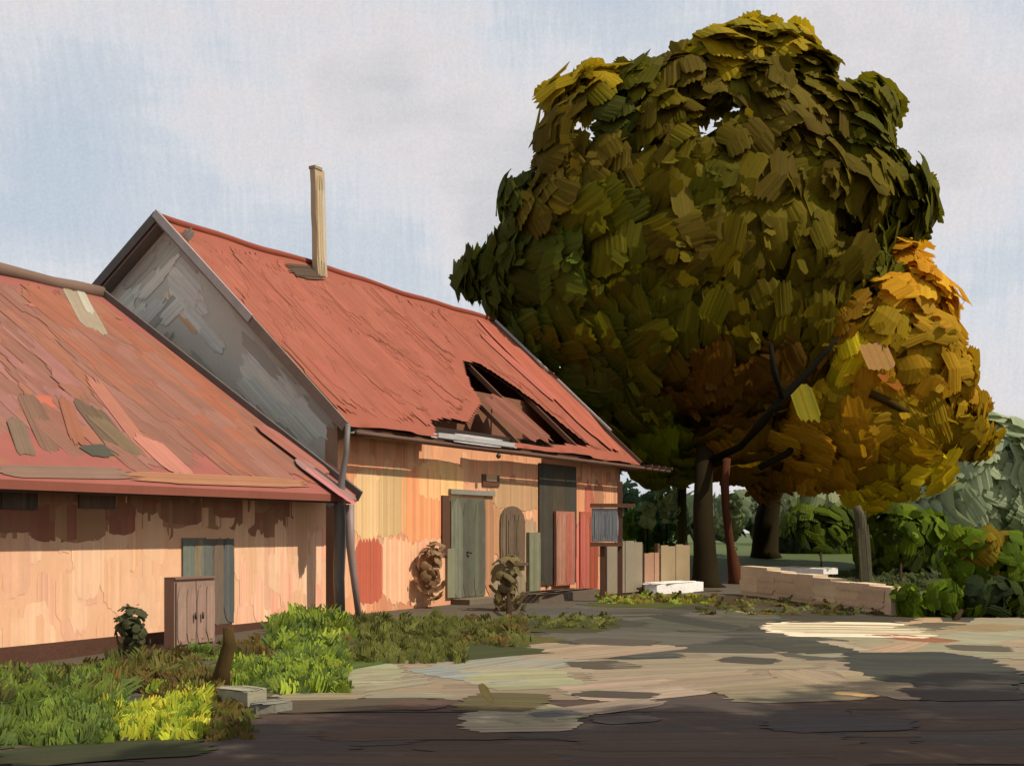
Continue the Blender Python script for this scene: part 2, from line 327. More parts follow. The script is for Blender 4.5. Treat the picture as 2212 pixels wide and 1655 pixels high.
# gable wall with weathered grey render
gb = MB(.06); gw = 11.2; gp = [(0, -.5), (0, wt), (RW, RZ - .06), (gw, RZ - K2 * (gw - RW) - .06), (gw, -.5)]
gb.slab([(0, w, z) for w, z in gp], .3, C(150, 146, 134, 1.7), nrm=(-1, 0, 0), uv=[(w, z) for w, z in gp])
GP = [(900, 0)]
rk = np.array([0, RW, RZ - wt]); rk /= np.linalg.norm(rk)
for k in range(150):
    w = random.uniform(.2, 8.5); top = (wt + (RZ - wt) * w / RW) if w < RW else RZ - K2 * (w - RW)
    z = random.uniform(2.2, top - .25); dr = top - z
    pal = [C(132, 128, 118, 1.7), C(140, 136, 124, 1.7)] if dr < .7 else ([C(162, 160, 150, 1.7), C(156, 154, 146, 1.7), C(168, 164, 152, 1.7)] if dr < 1.7 else [C(136, 132, 122, 1.7), C(128, 126, 118, 1.7)])  # darker band under the verge: its shadow put into the colour
    if random.random() < .02: pal = [C(168, 132, 102, 1.7)]
    L = random.uniform(.7, 1.5); t = rk if w < RW - .3 else np.array([0, -1, .62])
    if w < RW and (w - L / 2 * rk[1] < 0 or dr < .22): continue
    if dr < L * .25 and w >= RW - .3: continue
    gb.strokes([(-.006 - .01 * random.random(), w, z)], t, (-1, 0, 0), L, random.uniform(.2, .4), pal[random.randrange(len(pal))], nb=9, sg=3, rag=.2, cv=.06, ridge=.03)
gb.build('gable_wall', M['plaster'], cot)
mb = MB(); t0 = LEN
mb.slab([(t0, w, z) for w, z in gp[::-1]], .3, C(206, 150, 108), nrm=(1, 0, 0)); mb.build('end_wall', M['plaster'], cot)
mb = MB(); mb.box((0.3, gw - .3, -.5), (LEN - .3, gw, RZ - K2 * (gw - RW) - .05), base); mb.build('back_wall', M['plaster'], cot)
# roof with a broken opening near the far eave
nR = np.array([0, -K1, 1]) / math.hypot(K1, 1)
def onroof(org, px, py, k1, ew, ez): return hit(org, px, py, (0, -k1, 1), ez - k1 * ew)
hole_px = [(1000,785),(1035,786),(1085,818),(1150,862),(1215,915),(1275,962),(1180,966),(1060,950),(945,940),(932,912),(965,902),(1012,906),(1030,885),(1040,868),(1016,830)]
hole = [tuple(onroof(MO, x, y, K1, EW, EZ)[:2]) for x, y in hole_px]
NT, NW = 150, 70; ts = np.linspace(-.28, LEN + .3, NT + 1); ws = np.linspace(EW, RW, NW + 1)
def wavy(t, w):                     # sag of the old eave and ridge
    return .045 * math.sin(t * .9) * math.sin(w * .6 + 1) + .02 * math.sin(t * 2.3 + w)
rf = MB(.06); V = []; U = []; Cc = []
redA, redB, redC = C(182, 102, 78), C(176, 100, 76), C(184, 104, 82)
for j, w in enumerate(ws):
    for i, t in enumerate(ts):
        V.append((t, w + (.05 * math.sin(t * 3.1) + .04 * math.sin(t * 7) if j == 0 else 0), EZ + K1 * (w - EW) + wavy(t, w))); U.append((t, w * 1.3)); Cc.append(redA * .6 + redB * .4)
Fc = []
for j in range(NW):
    for i in range(NT):
        tc_, wc_ = (ts[i] + ts[i + 1]) / 2, (ws[j] + ws[j + 1]) / 2
        if not inpoly(tc_, wc_, hole): Fc.append((j * (NT + 1) + i, j * (NT + 1) + i + 1, (j + 1) * (NT + 1) + i + 1, (j + 1) * (NT + 1) + i))
rf.add(V, Fc, np.array(Cc), np.array(U), True)
rf.add(np.array(V) - nR * .09, [q[::-1] for q in Fc], C(120, 80, 60), np.array(U), True)
# edges of the tile layer
rf.slab([(-.28, EW, EZ), (-.28, RW, RZ), (-.28, RW, RZ - .12), (-.28, EW, EZ - .12)], .02, C(150, 90, 70), nrm=(-1, 0, 0))
def roofstrokes(mb, n, t0, t1, w0, w1, ew, ez, k, pal, L=(.9, 2.0), Wd=(.35, .7), holes=None, cv=.045, wav=True, tdir=None):
    ks = []
    for _ in range(n * 3):
        if len(ks) >= n: break
        t, w, l, b = random.uniform(t0, t1), random.uniform(w0, w1), random.uniform(*L), random.uniform(*Wd)
        if w - l * .60 < w0 or w + l * .52 > w1 or t - b / 2 < t0 or t + b / 2 > t1: continue
        if holes is not None and any(inpoly(t + a * b, w + c * l * .4, holes) for a in (-.55, 0, .55) for c in (-1.1, -.5, 0, .5, 1.1)): continue
        ks.append((t, w, l, b))
    ks = np.array(ks); z = ez + k * (ks[:, 1] - ew) + np.array([wavy(a, b) if wav else sag(a, b) for a, b in ks[:, :2]])
    nn = np.array([0, -k, 1]) / math.hypot(k, 1); c = np.stack([ks[:, 0], ks[:, 1], z], 1) + nn * (.005 + .008 * rng.random((len(ks), 1)))
    mb.strokes(c, (0, 1, k) if tdir is None else tdir, nn, ks[:, 2], ks[:, 3], pick(pal, len(ks)), nb=9, sg=3, rag=.25, cv=cv, ridge=.008)
RK = 1.0
REDS = [redA, redB, redC, C(178, 102, 78), C(182, 106, 82)]
roofstrokes(rf, 520, -.26, LEN + .28, EW, RW, EW, EZ, K1, REDS, holes=hole)
roofstrokes(rf, 36, LEN - 1.5, LEN + .26, EW, RW, EW, EZ, K1, [C(192, 108, 84), C(188, 106, 82)], holes=hole, Wd=(.15, .3))
def roofpatch(mb, org, p0, p1, wpx, col, k1, ew, ez, lift=.04, nb=10, rag=.15, cv=.07):
    a, b = onroof(org, *p0, k1, ew, ez), onroof(org, *p1, k1, ew, ez)
    m0 = ((p0[0] + p1[0]) / 2, (p0[1] + p1[1]) / 2); dx, dy = p1[0] - p0[0], p1[1] - p0[1]; q = math.hypot(dx, dy)
    e = onroof(org, m0[0] - dy / q * wpx / 2, m0[1] + dx / q * wpx / 2, k1, ew, ez); g = onroof(org, m0[0] + dy / q * wpx / 2, m0[1] - dx / q * wpx / 2, k1, ew, ez)
    n = np.array([0, -k1, 1]) / math.hypot(k1, 1)
    if org is not MO: a = a + (0, 0, sag(a[0], a[1])); b = b + (0, 0, sag(b[0], b[1]))
    t = b - a; L = np.linalg.norm(t); s = np.cross(n, t / L)
    mb.strokes([(a + b) / 2 + n * lift], t, n, L, abs((g - e) @ s), col, nb=nb, sg=4, rag=rag, cv=cv, ridge=.05)
tp = rf.build('roof', M['tile'], cot)
mb = MB(.05)
for p0, p1, w, c in [((1062, 862), (1170, 948), 34, C(150, 92, 72)), ((1080, 860), (1185, 955), 22, C(140, 86, 66))]:
    roofpatch(mb, MO, p0, p1, w, c, K1, EW, EZ, .01)
tag(mb.build('slipped_tiles', M['tile'], tp), 'slipped brown-red tiles inside the roof hole')
mb = MB(.05)
for p0, p1, w, c in [((1050, 700), (1325, 975), 26, C(196, 108, 84)), ((1040, 725), (1200, 870), 12, C(202, 112, 94)), ((1180, 800), (1310, 960), 22, C(192, 106, 80))]:
    roofpatch(mb, MO, p0, p1, w, c, K1, EW, EZ, .05, rag=.06)
tag(mb.build('verge_tiles', M['tile'], tp), 'pinker strip of newer tiles along the far verge')
mb = MB()                                                        # chimney shadow painted as a dark slab on the tiles
hp = [onroof(MO, x, y, K1, EW, EZ) + nR * .03 for x, y in ((626, 572), (682, 578), (684, 600), (640, 600))]
mb.slab(hp, .06, C(94, 74, 58), nrm=nR)
roofpatch(mb, MO, (628, 588), (690, 592), 28, C(104, 82, 62), K1, EW, EZ, .036)
tag(mb.build('chimney_shadow', M['tile'], tp), 'dark slab painted as the shadow left of the chimney')
mb = MB()                                                        # back slope
B0, B1 = (RW, RZ), (gw + .4, RZ - K2 * (gw + .4 - RW))
mb.slab([(-.28, B0[0], B0[1]), (LEN + .3, B0[0], B0[1]), (LEN + .3, B1[0], B1[1]), (-.28, B1[0], B1[1])], .1, redB, nrm=np.array([0, K2, 1]) / math.hypot(K2, 1)); mb.build('back_roof', M['tile'], tp)
mb = MB(); dz = np.array([0, 0, -.13]); mb.slab([np.array(p) + dz for p in ((-.29, B0[0], B0[1]), (.3, B0[0], B0[1]), (.3, B1[0], B1[1]), (-.29, B1[0], B1[1]))], .03, C(128, 122, 114, .8), nrm=np.array([0, K2, 1]) / math.hypot(K2, 1))
mb.slab([np.array(p) + dz for p in ((-.29, EW, EZ), (.3, EW, EZ), (.3, RW, RZ), (-.29, RW, RZ))], .03, C(128, 122, 114, .8), nrm=nR); mb.build('soffit', M['wood'], tp)
mb = MB(); mb.tube([(t, RW, RZ + wavy(t, RW) * .8 - .01) for t in np.linspace(-.3, LEN + .32, 26)], [.10] * 26, C(168, 84, 62), 8, .15); mb.build('ridge_tiles', M['tile'], tp)
# attic seen through the hole
mb = MB(); mb.box((4, .3, wt - .6), (LEN - .32, RW - .6, wt - .3), C(170, 118, 84)); mb.box((4, 1.6, wt - .3), (LEN - .32, 1.65, wt + 1.2), C(160, 108, 78)); mb.build('attic_floor', M['wood'], cot)
for k in range(4):
    t = 6.6 + k * 1.7; mb = MB(); mb.beam((t, -.2, EZ + K1 * .3 - .17), (t, 3.2, EZ + K1 * 3.7 - .17), .07, .12, C(130, 86, 60)); mb.build('rafter', M['wood'], cot)
# bargeboards, fascia, gutter
def strip(name, a, b, w, h, col, mat='wood', parent=cot, up=(0, 0, 1), label=None):
    mb = MB(); mb.beam(a, b, w, h, col, up); o = mb.build(name, M[mat], parent)
    if label: o['label'] = label
    return o
strip('bargeboard', (-.32, EW + .05, EZ - .02), (-.32, RW + .02, RZ + .03), .04, .2, C(160, 140, 122))
strip('bargeboard', (-.36, 1.9, EZ + K1 * 2.4 + .03), (-.36, RW + .02, RZ + .06), .03, .17, C(214, 204, 194), label='whitish board on the upper half of the near verge')
strip('bargeboard', (-.32, RW, RZ + .02), (-.32, gw + .4, B1[1] + .02), .04, .2, C(112, 104, 94))
bb = MB()
for a, b in ((.5, 2.3), (2.6, 4.5)): bb.beam((LEN + .34, a, EZ + K1 * (a - EW) + .04), (LEN + .34, b, EZ + K1 * (b - EW) + .04), .05, .2, C(226, 216, 206))
bb.beam((LEN + .33, EW, EZ + .0), (LEN + .33, RW, RZ), .04, .14, C(128, 100, 78)); tag(bb.build('bargeboard', M['wood'], cot), 'patchy white board on the far verge')
strip('fascia', (-.2, EW + .1, EZ - .1), (LEN + .3, EW + .1, EZ - .1), .05, .14, C(112, 78, 58))
g = MB(); g.tube([(t, EW - .04, EZ - .13) for t in np.linspace(-.1, LEN + 2.4, 12)], [.05] * 12, C(124, 88, 66), 8); g.build('gutter', M['wood'], cot)
a = hit(MO, 945, 940, (0, 1, 0), EW - .1); b = hit(MO, 1110, 962, (0, 1, 0), EW - .1)
g = MB(); g.strokes([(a + b) / 2], b - a, (0, -1, .2), np.linalg.norm(b - a), .17, C(226, 222, 220), nb=6, sg=4, rag=.2, cv=.06)
g.beam(a, b, .06, .1, C(212, 206, 202)); tag(g.build('gutter_board', M['wood'], cot), 'white board hanging at the eave below the roof hole')
# chimney
cb = onroof(MO, 694, 596, K1, EW, EZ); ct, cw = cb[0], cb[1]
ch = MB(); zt = 10.5; lean = -.12
def cq(f): return [(ct - .15 + lean * f, cw - .03), (ct + .21 + lean * f, cw - .03), (ct + .21 + lean * f, cw + .13), (ct - .15 + lean * f, cw + .13)]
z0 = cb[2] - .35; vs = []; nl = 9
for i in range(nl):
    f = i / (nl - 1); j = .012 * math.sin(i * 2.1)
    vs += [(x + j, y, z0 + (zt - z0) * f) for x, y in cq(f)]
fs = [(i * 4 + k, i * 4 + (k + 1) % 4, i * 4 + 4 + (k + 1) % 4, i * 4 + 4 + k) for i in range(nl - 1) for k in range(4)] + [(3, 2, 1, 0), tuple((nl - 1) * 4 + k for k in range(4))]
ch.add(vs, fs, C(226, 200, 160), [(v[0] * 1 + v[1], v[2]) for v in vs])
for k in range(3): ch.strokes([(ct + lean * .5 - .07 + .1 * k, cw - .045, (z0 + zt) / 2 + .1)], (lean, 0, zt - z0), (0, -1, 0), zt - z0 - .5, .11, C(232, 204, 160) if k != 2 else C(240, 226, 204), nb=5, sg=6, rag=.05, cv=.06)
cho = ch.build('chimney', M['plaster'], tp)
mb = MB(); q = cq(1.02); mb.box((q[0][0] - .02, q[0][1] - .02, zt - .02), (q[1][0] - .1, q[2][1] + .02, zt + .05), C(196, 172, 138)); mb.build('chimney_cap', M['stone'], cho)

# doors and windows of the cottage front
def wq(org, x0, y0, x1, y1, w0): a = hit(org, x0, y0, (0, 1, 0), w0); b = hit(org, x1, y1, (0, 1, 0), w0); return a[0], b[0], b[2], a[2]
def leaf(name, org, box, w0, depth, col, parent, mat='wood', n=0, label=None, cv=.08, cols=None):
    t0, t1, z0, z1 = wq(org, *box, w0); z0 = max(z0, .02); mb = MB(.05); mb.box((t0, w0 - depth, z0), (t1, w0 + .02, z1), col)
    if n:
        for k in range(n):
            mb.strokes([(t0 + (k + .5) * (t1 - t0) / n, w0 - depth - .006 - .002 * k, (z0 + z1) / 2)], (0, 0, 1), (0, -1, 0), (z1 - z0) * .97, (t1 - t0) / n, (cols or [col])[k % len(cols or [col])], nb=6, sg=4, rag=.06, cv=cv, ridge=.03)
    o = mb.build(name, M[mat], parent)
    if label: o['label'] = label
    return o
dr = leaf('door', MO, (972, 1074, 1046, 1285), 0, .03, C(122, 120, 96), cot, n=3, cols=[C(140, 140, 116), C(112, 110, 88), C(118, 116, 94)], label='grey-green plank door')
leaf('door_frame', MO, (952, 1070, 968, 1200), 0, .05, C(112, 72, 50), dr)
leaf('door_frame', MO, (962, 1185, 978, 1290), 0, .06, C(160, 158, 122), dr, label='pale green lower jamb')
leaf('lintel', MO, (968, 1056, 1064, 1072), 0, .08, C(170, 164, 146), dr)
t0, t1, z0, z1 = wq(MO, 990, 1278, 1062, 1300, -.2); mb = MB(); mb.box((t0, -.5, -.05), (t1, -.02, .12), C(140, 124, 100)); mb.build('door_step', M['stone'], dr)
tk = (t0 + t1) / 2; mb = MB(); mb.tube([(tk - .1, -.04, 1.15), (tk - .1, -.1, 1.15), (tk, -.1, 1.13)], [.02, .02, .018], C(70, 60, 50), 8); mb.build('handle', M['metal'], dr)
# vent above the door
vt = leaf('vent', MO, (1040, 1024, 1076, 1052), 0, .04, C(120, 80, 56), cot); leaf('vent_cover', MO, (1050, 1024, 1072, 1040), -.04, .02, C(240, 200, 150), vt, 'plaster')
# arched shutter
t0, t1, z0, z1 = wq(MO, 1078, 1092, 1130, 1215, 0)
pts = [(t0, -.05, z0), (t1, -.05, z0)] + [((t0 + t1) / 2 + (t1 - t0) / 2 * math.cos(a), -.05, z1 - .35 + .35 * math.sin(a)) for a in np.linspace(0, math.pi, 9)]
sw = MB(); sw.slab(pts, .05, C(130, 106, 80), nrm=(0, -1, 0)); wn = sw.build('window', M['wood'], cot); wn['label'] = 'brown arched shuttered window'
mb = MB(); mb.strokes([((t0 + t1) / 2 + k * (t1 - t0) * .32, -.06 - .002 * k, (z0 + z1) / 2 - .05) for k in (-1, 0, 1)], (0, 0, 1), (0, -1, 0), (z1 - z0) * .88, (t1 - t0) * .3, [C(138, 114, 88), C(124, 102, 78), C(132, 106, 78)], nb=5, sg=4, rag=.08)
mb.build('shutter', M['wood'], wn)
mb = MB(); mb.box((t0 - .06, -.12, z0 - .07), (t1 + .06, 0.01, z0), C(112, 92, 74)); mb.build('sill', M['stone'], wn)
# open dark doorway, pink leaf ajar
dw = leaf('doorway', MO, (1162, 1000, 1242, 1258), 0, .04, C(92, 80, 62), cot, n=3, cols=[C(84, 76, 62), C(98, 84, 64), C(82, 76, 64)], label='tall dark-brown plank doorway')
leaf('door_leaf', MO, (1198, 1104, 1238, 1262), -.09, .05, C(208, 136, 108), dw, n=2, cols=[C(214, 150, 118), C(206, 120, 98)], label='salmon pink half-height leaf')
leaf('jamb', MO, (1136, 1150, 1160, 1292), 0, .10, C(150, 150, 116), dw, n=1)
leaf('corner_pilaster', MO, (1250, 1105, 1288, 1300), 0, .05, C(210, 116, 90), cot, 'plaster', n=2, cols=[C(222, 124, 104), C(190, 98, 72)])
lt = hit(MO, 1077, 985, (0, 1, 0), -.55)
mb = MB(); mb.tube([lt + (0, .05, .16), lt + (0, 0, .09), lt + (0, 0, .05)], [.012] * 3, C(60, 50, 40), 6)
mb.tube([lt + (0, 0, .06), lt + (0, 0, .03), lt + (0, 0, -.02), lt + (0, 0, -.06)], [.02, .055, .06, .02], C(96, 84, 72), 10); mb.build('lamp', M['metal'], cot)
ps = MB(); ps.beam((LEN + 2.2, EW, 0), (LEN + 2.2, EW, EZ - .16), .12, .12, C(96, 62, 44)); ps.build('porch_post', M['wood'], cot)
for k in range(4):
    mb = MB(); mb.beam((LEN + .5 + k * .5, EW - .3, EZ - .07), (LEN + .5 + k * .5, 2.6, EZ - .05), .07, .09, C(108, 76, 54)); mb.build('porch_rafter', M['wood'], cot)

# ------------------------------------------------------------------ annex on the left
AO = MO + d1 * -1.25 - d2 * .6
AL, AEW, AEZ, ARW, ARZ = 13.0, -.66, 2.26, 6.15, 6.58; AK = (ARZ - AEZ) / (ARW - AEW)
def sag(t, w): q = min(max((-t - 1.5) / 6, 0), 1); return -.3 * q * q * (3 - 2 * q) * min(1, max(0, (w - AEW) / (ARW - AEW)))
an = empty('annex', AO, TH, 'low peach plastered outbuilding with faded pink-red roof', 'house')
awt = AEZ + AK * (-AEW) - .03
mb = MB(.06); mb.slab([(-AL,0,-.6),(.2,0,-.6),(.2,0,awt),(-AL,0,awt)], .3, C(238, 186, 146, .82), nrm=(0,-1,0), uv=[(-AL,-.6),(0,-.6),(0,awt),(-AL,awt)])
arects = [(*wq(AO, x0, y0, x1, y1, 0),) for x0, y0, x1, y1 in ((385, 1150, 505, 1300), (370, 1250, 468, 1380))]
arects = [(a[0], a[1], a[2], a[3]) for a in arects]
bg_strokes(mb, 190, -AL, 0, -.1, awt, [C(240, 192, 152, .82), C(236, 184, 144, .82), C(242, 196, 158, .82), C(234, 180, 146, .82)], arects, (.5, 1.0), (.25, .45), .035)
bg_strokes(mb, 34, -2.9, .18, -.1, 1.9, [C(248, 188, 154, .82), C(242, 176, 144, .82), C(250, 200, 162, .82)], arects, (.5, 1.0), (.18, .3), .06)
bg_strokes(mb, 230, -AL, -.5, awt - .95, awt - .02, [C(200, 144, 110, .58), C(188, 132, 102, .58), C(210, 158, 118, .58), C(194, 126, 100, .58)], arects, (.4, .58), (.5, .9), .04, rag=.05)  # eave shadow band painted in darker plaster strokes
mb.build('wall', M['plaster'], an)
mb = MB(); ap = [(0, -.6), (0, awt), (ARW, ARZ - .08), (12.3, awt), (12.3, -.6)]
mb.slab([(.2, w + .01, z) for w, z in ap[::-1]], .3, C(210, 150, 116), nrm=(1, 0, 0)); mb.build('end_wall', M['plaster'], an)
mb = MB(); mb.slab([(-AL, w, z) for w, z in ap], .3, C(210, 150, 116), nrm=(-1, 0, 0)); mb.build('end_wall', M['plaster'], an)
mb = MB(); mb.box((-AL + .3, 12.0, -.6), (-.3, 12.3, awt), C(220, 160, 120)); mb.build('back_wall', M['plaster'], an)
ar = MB(.06); anr = np.array([0, -AK, 1]) / math.hypot(AK, 1)
ta, wa = np.linspace(-AL - .3, .25, 28), np.linspace(AEW, ARW, 9)
av = np.array([(t, w, AEZ + AK * (w - AEW) + sag(t, w)) for w in wa for t in ta]); au = np.array([(t, w * 1.3) for w in wa for t in ta])
af = [(j * 28 + i, j * 28 + i + 1, (j + 1) * 28 + i + 1, (j + 1) * 28 + i) for j in range(8) for i in range(27)]
ar.add(av, af, C(180, 106, 92), au, True); ar.add(av - anr * .1, [q[::-1] for q in af], C(120, 84, 66), au, True)
ar.slab([(-AL - .3, AEW, AEZ), (.25, AEW, AEZ), (.25, AEW, AEZ - .12), (-AL - .3, AEW, AEZ - .12)], .02, C(170, 100, 80), nrm=(0, -1, 0))
roofstrokes(ar, 420, -AL, .24, AEW, ARW, AEW, AEZ, AK, [C(170, 112, 88), C(164, 108, 88), C(170, 118, 100), C(174, 114, 88), C(160, 110, 90)], wav=False)
roofstrokes(ar, 130, -AL, -2.8, 0, ARW, AEW, AEZ, AK, [C(174, 118, 106), C(178, 120, 108), C(164, 114, 100)], wav=False)
roofstrokes(ar, 60, -2.6, .22, AEW, ARW, AEW, AEZ, AK, [C(182, 112, 84), C(176, 108, 80)], wav=False)
aro = ar.build('roof', M['tile'], an)
mb = MB(); mb.slab([(-AL - .3, ARW, ARZ - .3), (-7.5, ARW, ARZ - .3), (-1.5, ARW, ARZ), (.25, ARW, ARZ), (.25, 12.8, AEZ + .15), (-AL - .3, 12.8, AEZ + .15)], .1, C(170, 100, 80), nrm=np.array([0, AK, 1]) / math.hypot(AK, 1)); mb.build('back_roof', M['tile'], aro)
mb = MB(); mb.tube([(t, ARW - .02, ARZ + .02 + sag(t, ARW) + .02 * math.sin(t * 2)) for t in np.linspace(-AL - .3, .3, 24)], [.15] * 24, C(146, 118, 100), 8, .2); mb.build('ridge_tiles', M['tile'], aro)
def apatch(lab, items, name='moss_patch', mat='tile'):
    mb = MB(.05)
    for k, (p0, p1, w, c) in enumerate(items): roofpatch(mb, AO, p0, p1, w, c, AK, AEW, AEZ, .016 + .004 * k, nb=12, rag=.14, cv=.06)
    o = mb.build(name, M[mat], aro); o['label'] = lab
apatch('pale grey-cream streak near the ridge', [((160, 632), (208, 720), 40, C(176, 158, 132)), ((172, 628), (196, 680), 16, C(206, 196, 174))])
apatch('olive-grey mossy slab low on the roof', [((186, 872), (275, 985), 44, C(120, 98, 74)), ((205, 900), (300, 985), 24, C(136, 112, 84))])
apatch('dark mossy patch near the eave', [((200, 960), (240, 985), 40, C(92, 90, 74))])
apatch('grey mossy patch at the left', [((58, 850), (118, 975), 44, C(142, 106, 84)), ((30, 900), (60, 985), 36, C(138, 112, 90)), ((140, 860), (170, 960), 30, C(170, 108, 80))])
apatch('pale pink streak by the eave', [((200, 820), (330, 990), 26, C(190, 124, 100)), ((310, 945), (400, 1030), 36, C(214, 140, 118))], 'tile_patch')
apatch('bright orange-pink tiles', [((60, 862), (135, 862), 26, C(214, 118, 92))], 'tile_patch')
apatch('thin pink line under the ridge', [((60, 660), (165, 664), 8, C(206, 126, 106))], 'tile_patch')
apatch('greyish eave course', [((0, 1018), (290, 1024), 26, C(150, 118, 98)), ((300, 1032), (660, 1046), 22, C(184, 128, 92))], 'eave_tiles')
strip('fascia', (-AL, AEW + .1, AEZ - .1), (.2, AEW + .1, AEZ - .1), .05, .1, C(110, 76, 58), parent=an)
vb = MB(); vb.beam((.28, AEW - .05, AEZ - .02), (.28, ARW, ARZ + .04), .06, .2, C(120, 110, 100))
vb.strokes([(.315, AEW + .5, AEZ + .42 + .02)], (0, 1, AK), (1, 0, 0), .6, .1, C(200, 140, 130), nb=5)
vb.build('bargeboard', M['wood'], an)
lo = hit(AO, 560, 925, (0, -AK, 1), AEZ - AK * AEW)
mb = MB(.05)
for p0, p1, w, c in [((560, 925), (700, 1030), 22, C(180, 112, 96)), ((640, 1000), (760, 1088), 20, C(176, 132, 122)), ((660, 1018), (765, 1098), 9, C(230, 136, 138))]:
    roofpatch(mb, AO, p0, p1, w, c, AK, AEW, AEZ, .07, rag=.06)
tag(mb.build('verge_strip', M['tile'], aro), 'pink and mauve strip on the lower right verge')
# wall features of the annex
dd = leaf('door', AO, (432, 1164, 502, 1345), 0, .035, C(128, 118, 104), an, n=3, cols=[C(126, 128, 116), C(140, 118, 98), C(110, 112, 106)], label='narrow grey plank door')
leaf('shutter', AO, (392, 1162, 440, 1262), 0, .03, C(146, 142, 122), an, n=2, cols=[C(134, 140, 124), C(166, 146, 116)], label='grey-blue shutter left of the door')
for bx, l_, c in (((0, 1050, 78, 1102), 'grey shutter under the eave at the left', C(116, 96, 78)), ((168, 1048, 246, 1100), 'grey shutter under the eave, second from left', C(136, 108, 86))):
    leaf('shutter', AO, bx, 0, .03, c, an, n=3, cols=[c, c * 1.1, c * .92], label=l_)
leaf('plinth', AO, (120, 1418, 700, 1448), 0, .04, C(104, 66, 46), an, 'stone')
pl = MB(); pl.box((-9, -.05, -.4), (.02, 0.01, .1), C(104, 66, 46)); pl.build('plinth', M['stone'], an)
pb = G(738, 1335)
dp = empty('drainpipe', (pb[0], pb[1] , 0), 0, 'grey drainpipe and post at the corner between the two roofs', 'drainpipe')
Yp = 20.0
def pipe(name, pts, r, c, Yp=19.55):
    mb = MB(); q = [P(x, y, Yp) - np.array([pb[0], pb[1], 0]) for x, y in pts]; mb.tube(q, r, c, 8, .08); return mb.build(name, M['metal'], dp)
pipe('pipe', [(736, 1352), (732, 1250), (735, 1150), (734, 1095), (738, 1040), (748, 980), (752, 915)], [.085, .1, .11, .11, .06, .05, .045], C(132, 126, 118))
tag(pipe('post', [(776, 1340), (764, 1240), (757, 1180), (756, 1090)], [.05, .065, .075, .08], C(170, 146, 136), 19.4), 'pale mauve leaning post')

# ------------------------------------------------------------------ trees
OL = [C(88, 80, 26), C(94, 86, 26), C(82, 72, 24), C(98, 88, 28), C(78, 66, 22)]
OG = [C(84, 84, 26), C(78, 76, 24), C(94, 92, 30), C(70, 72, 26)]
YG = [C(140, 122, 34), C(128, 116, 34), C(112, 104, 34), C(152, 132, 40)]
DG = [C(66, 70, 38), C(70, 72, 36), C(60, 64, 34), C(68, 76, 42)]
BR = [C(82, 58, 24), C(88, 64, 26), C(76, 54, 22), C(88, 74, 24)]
BO = [C(90, 78, 38), C(84, 72, 34), C(96, 84, 40)]
GG = [C(78, 88, 46), C(86, 90, 44), C(72, 80, 38)]
GN = [C(96, 104, 22), C(110, 114, 26), C(84, 92, 20)]
OR = [C(176, 136, 50), C(170, 126, 40), C(164, 118, 36), C(182, 144, 56)]
OC = [C(146, 114, 36), C(138, 108, 32), C(132, 106, 34), C(150, 112, 38)]
YO = [C(130, 108, 26), C(142, 116, 28), C(120, 100, 24)]
YL = [C(172, 158, 42), C(184, 168, 46), C(156, 144, 40)]
BC = [C(110, 82, 24), C(98, 76, 22), C(120, 88, 24)]
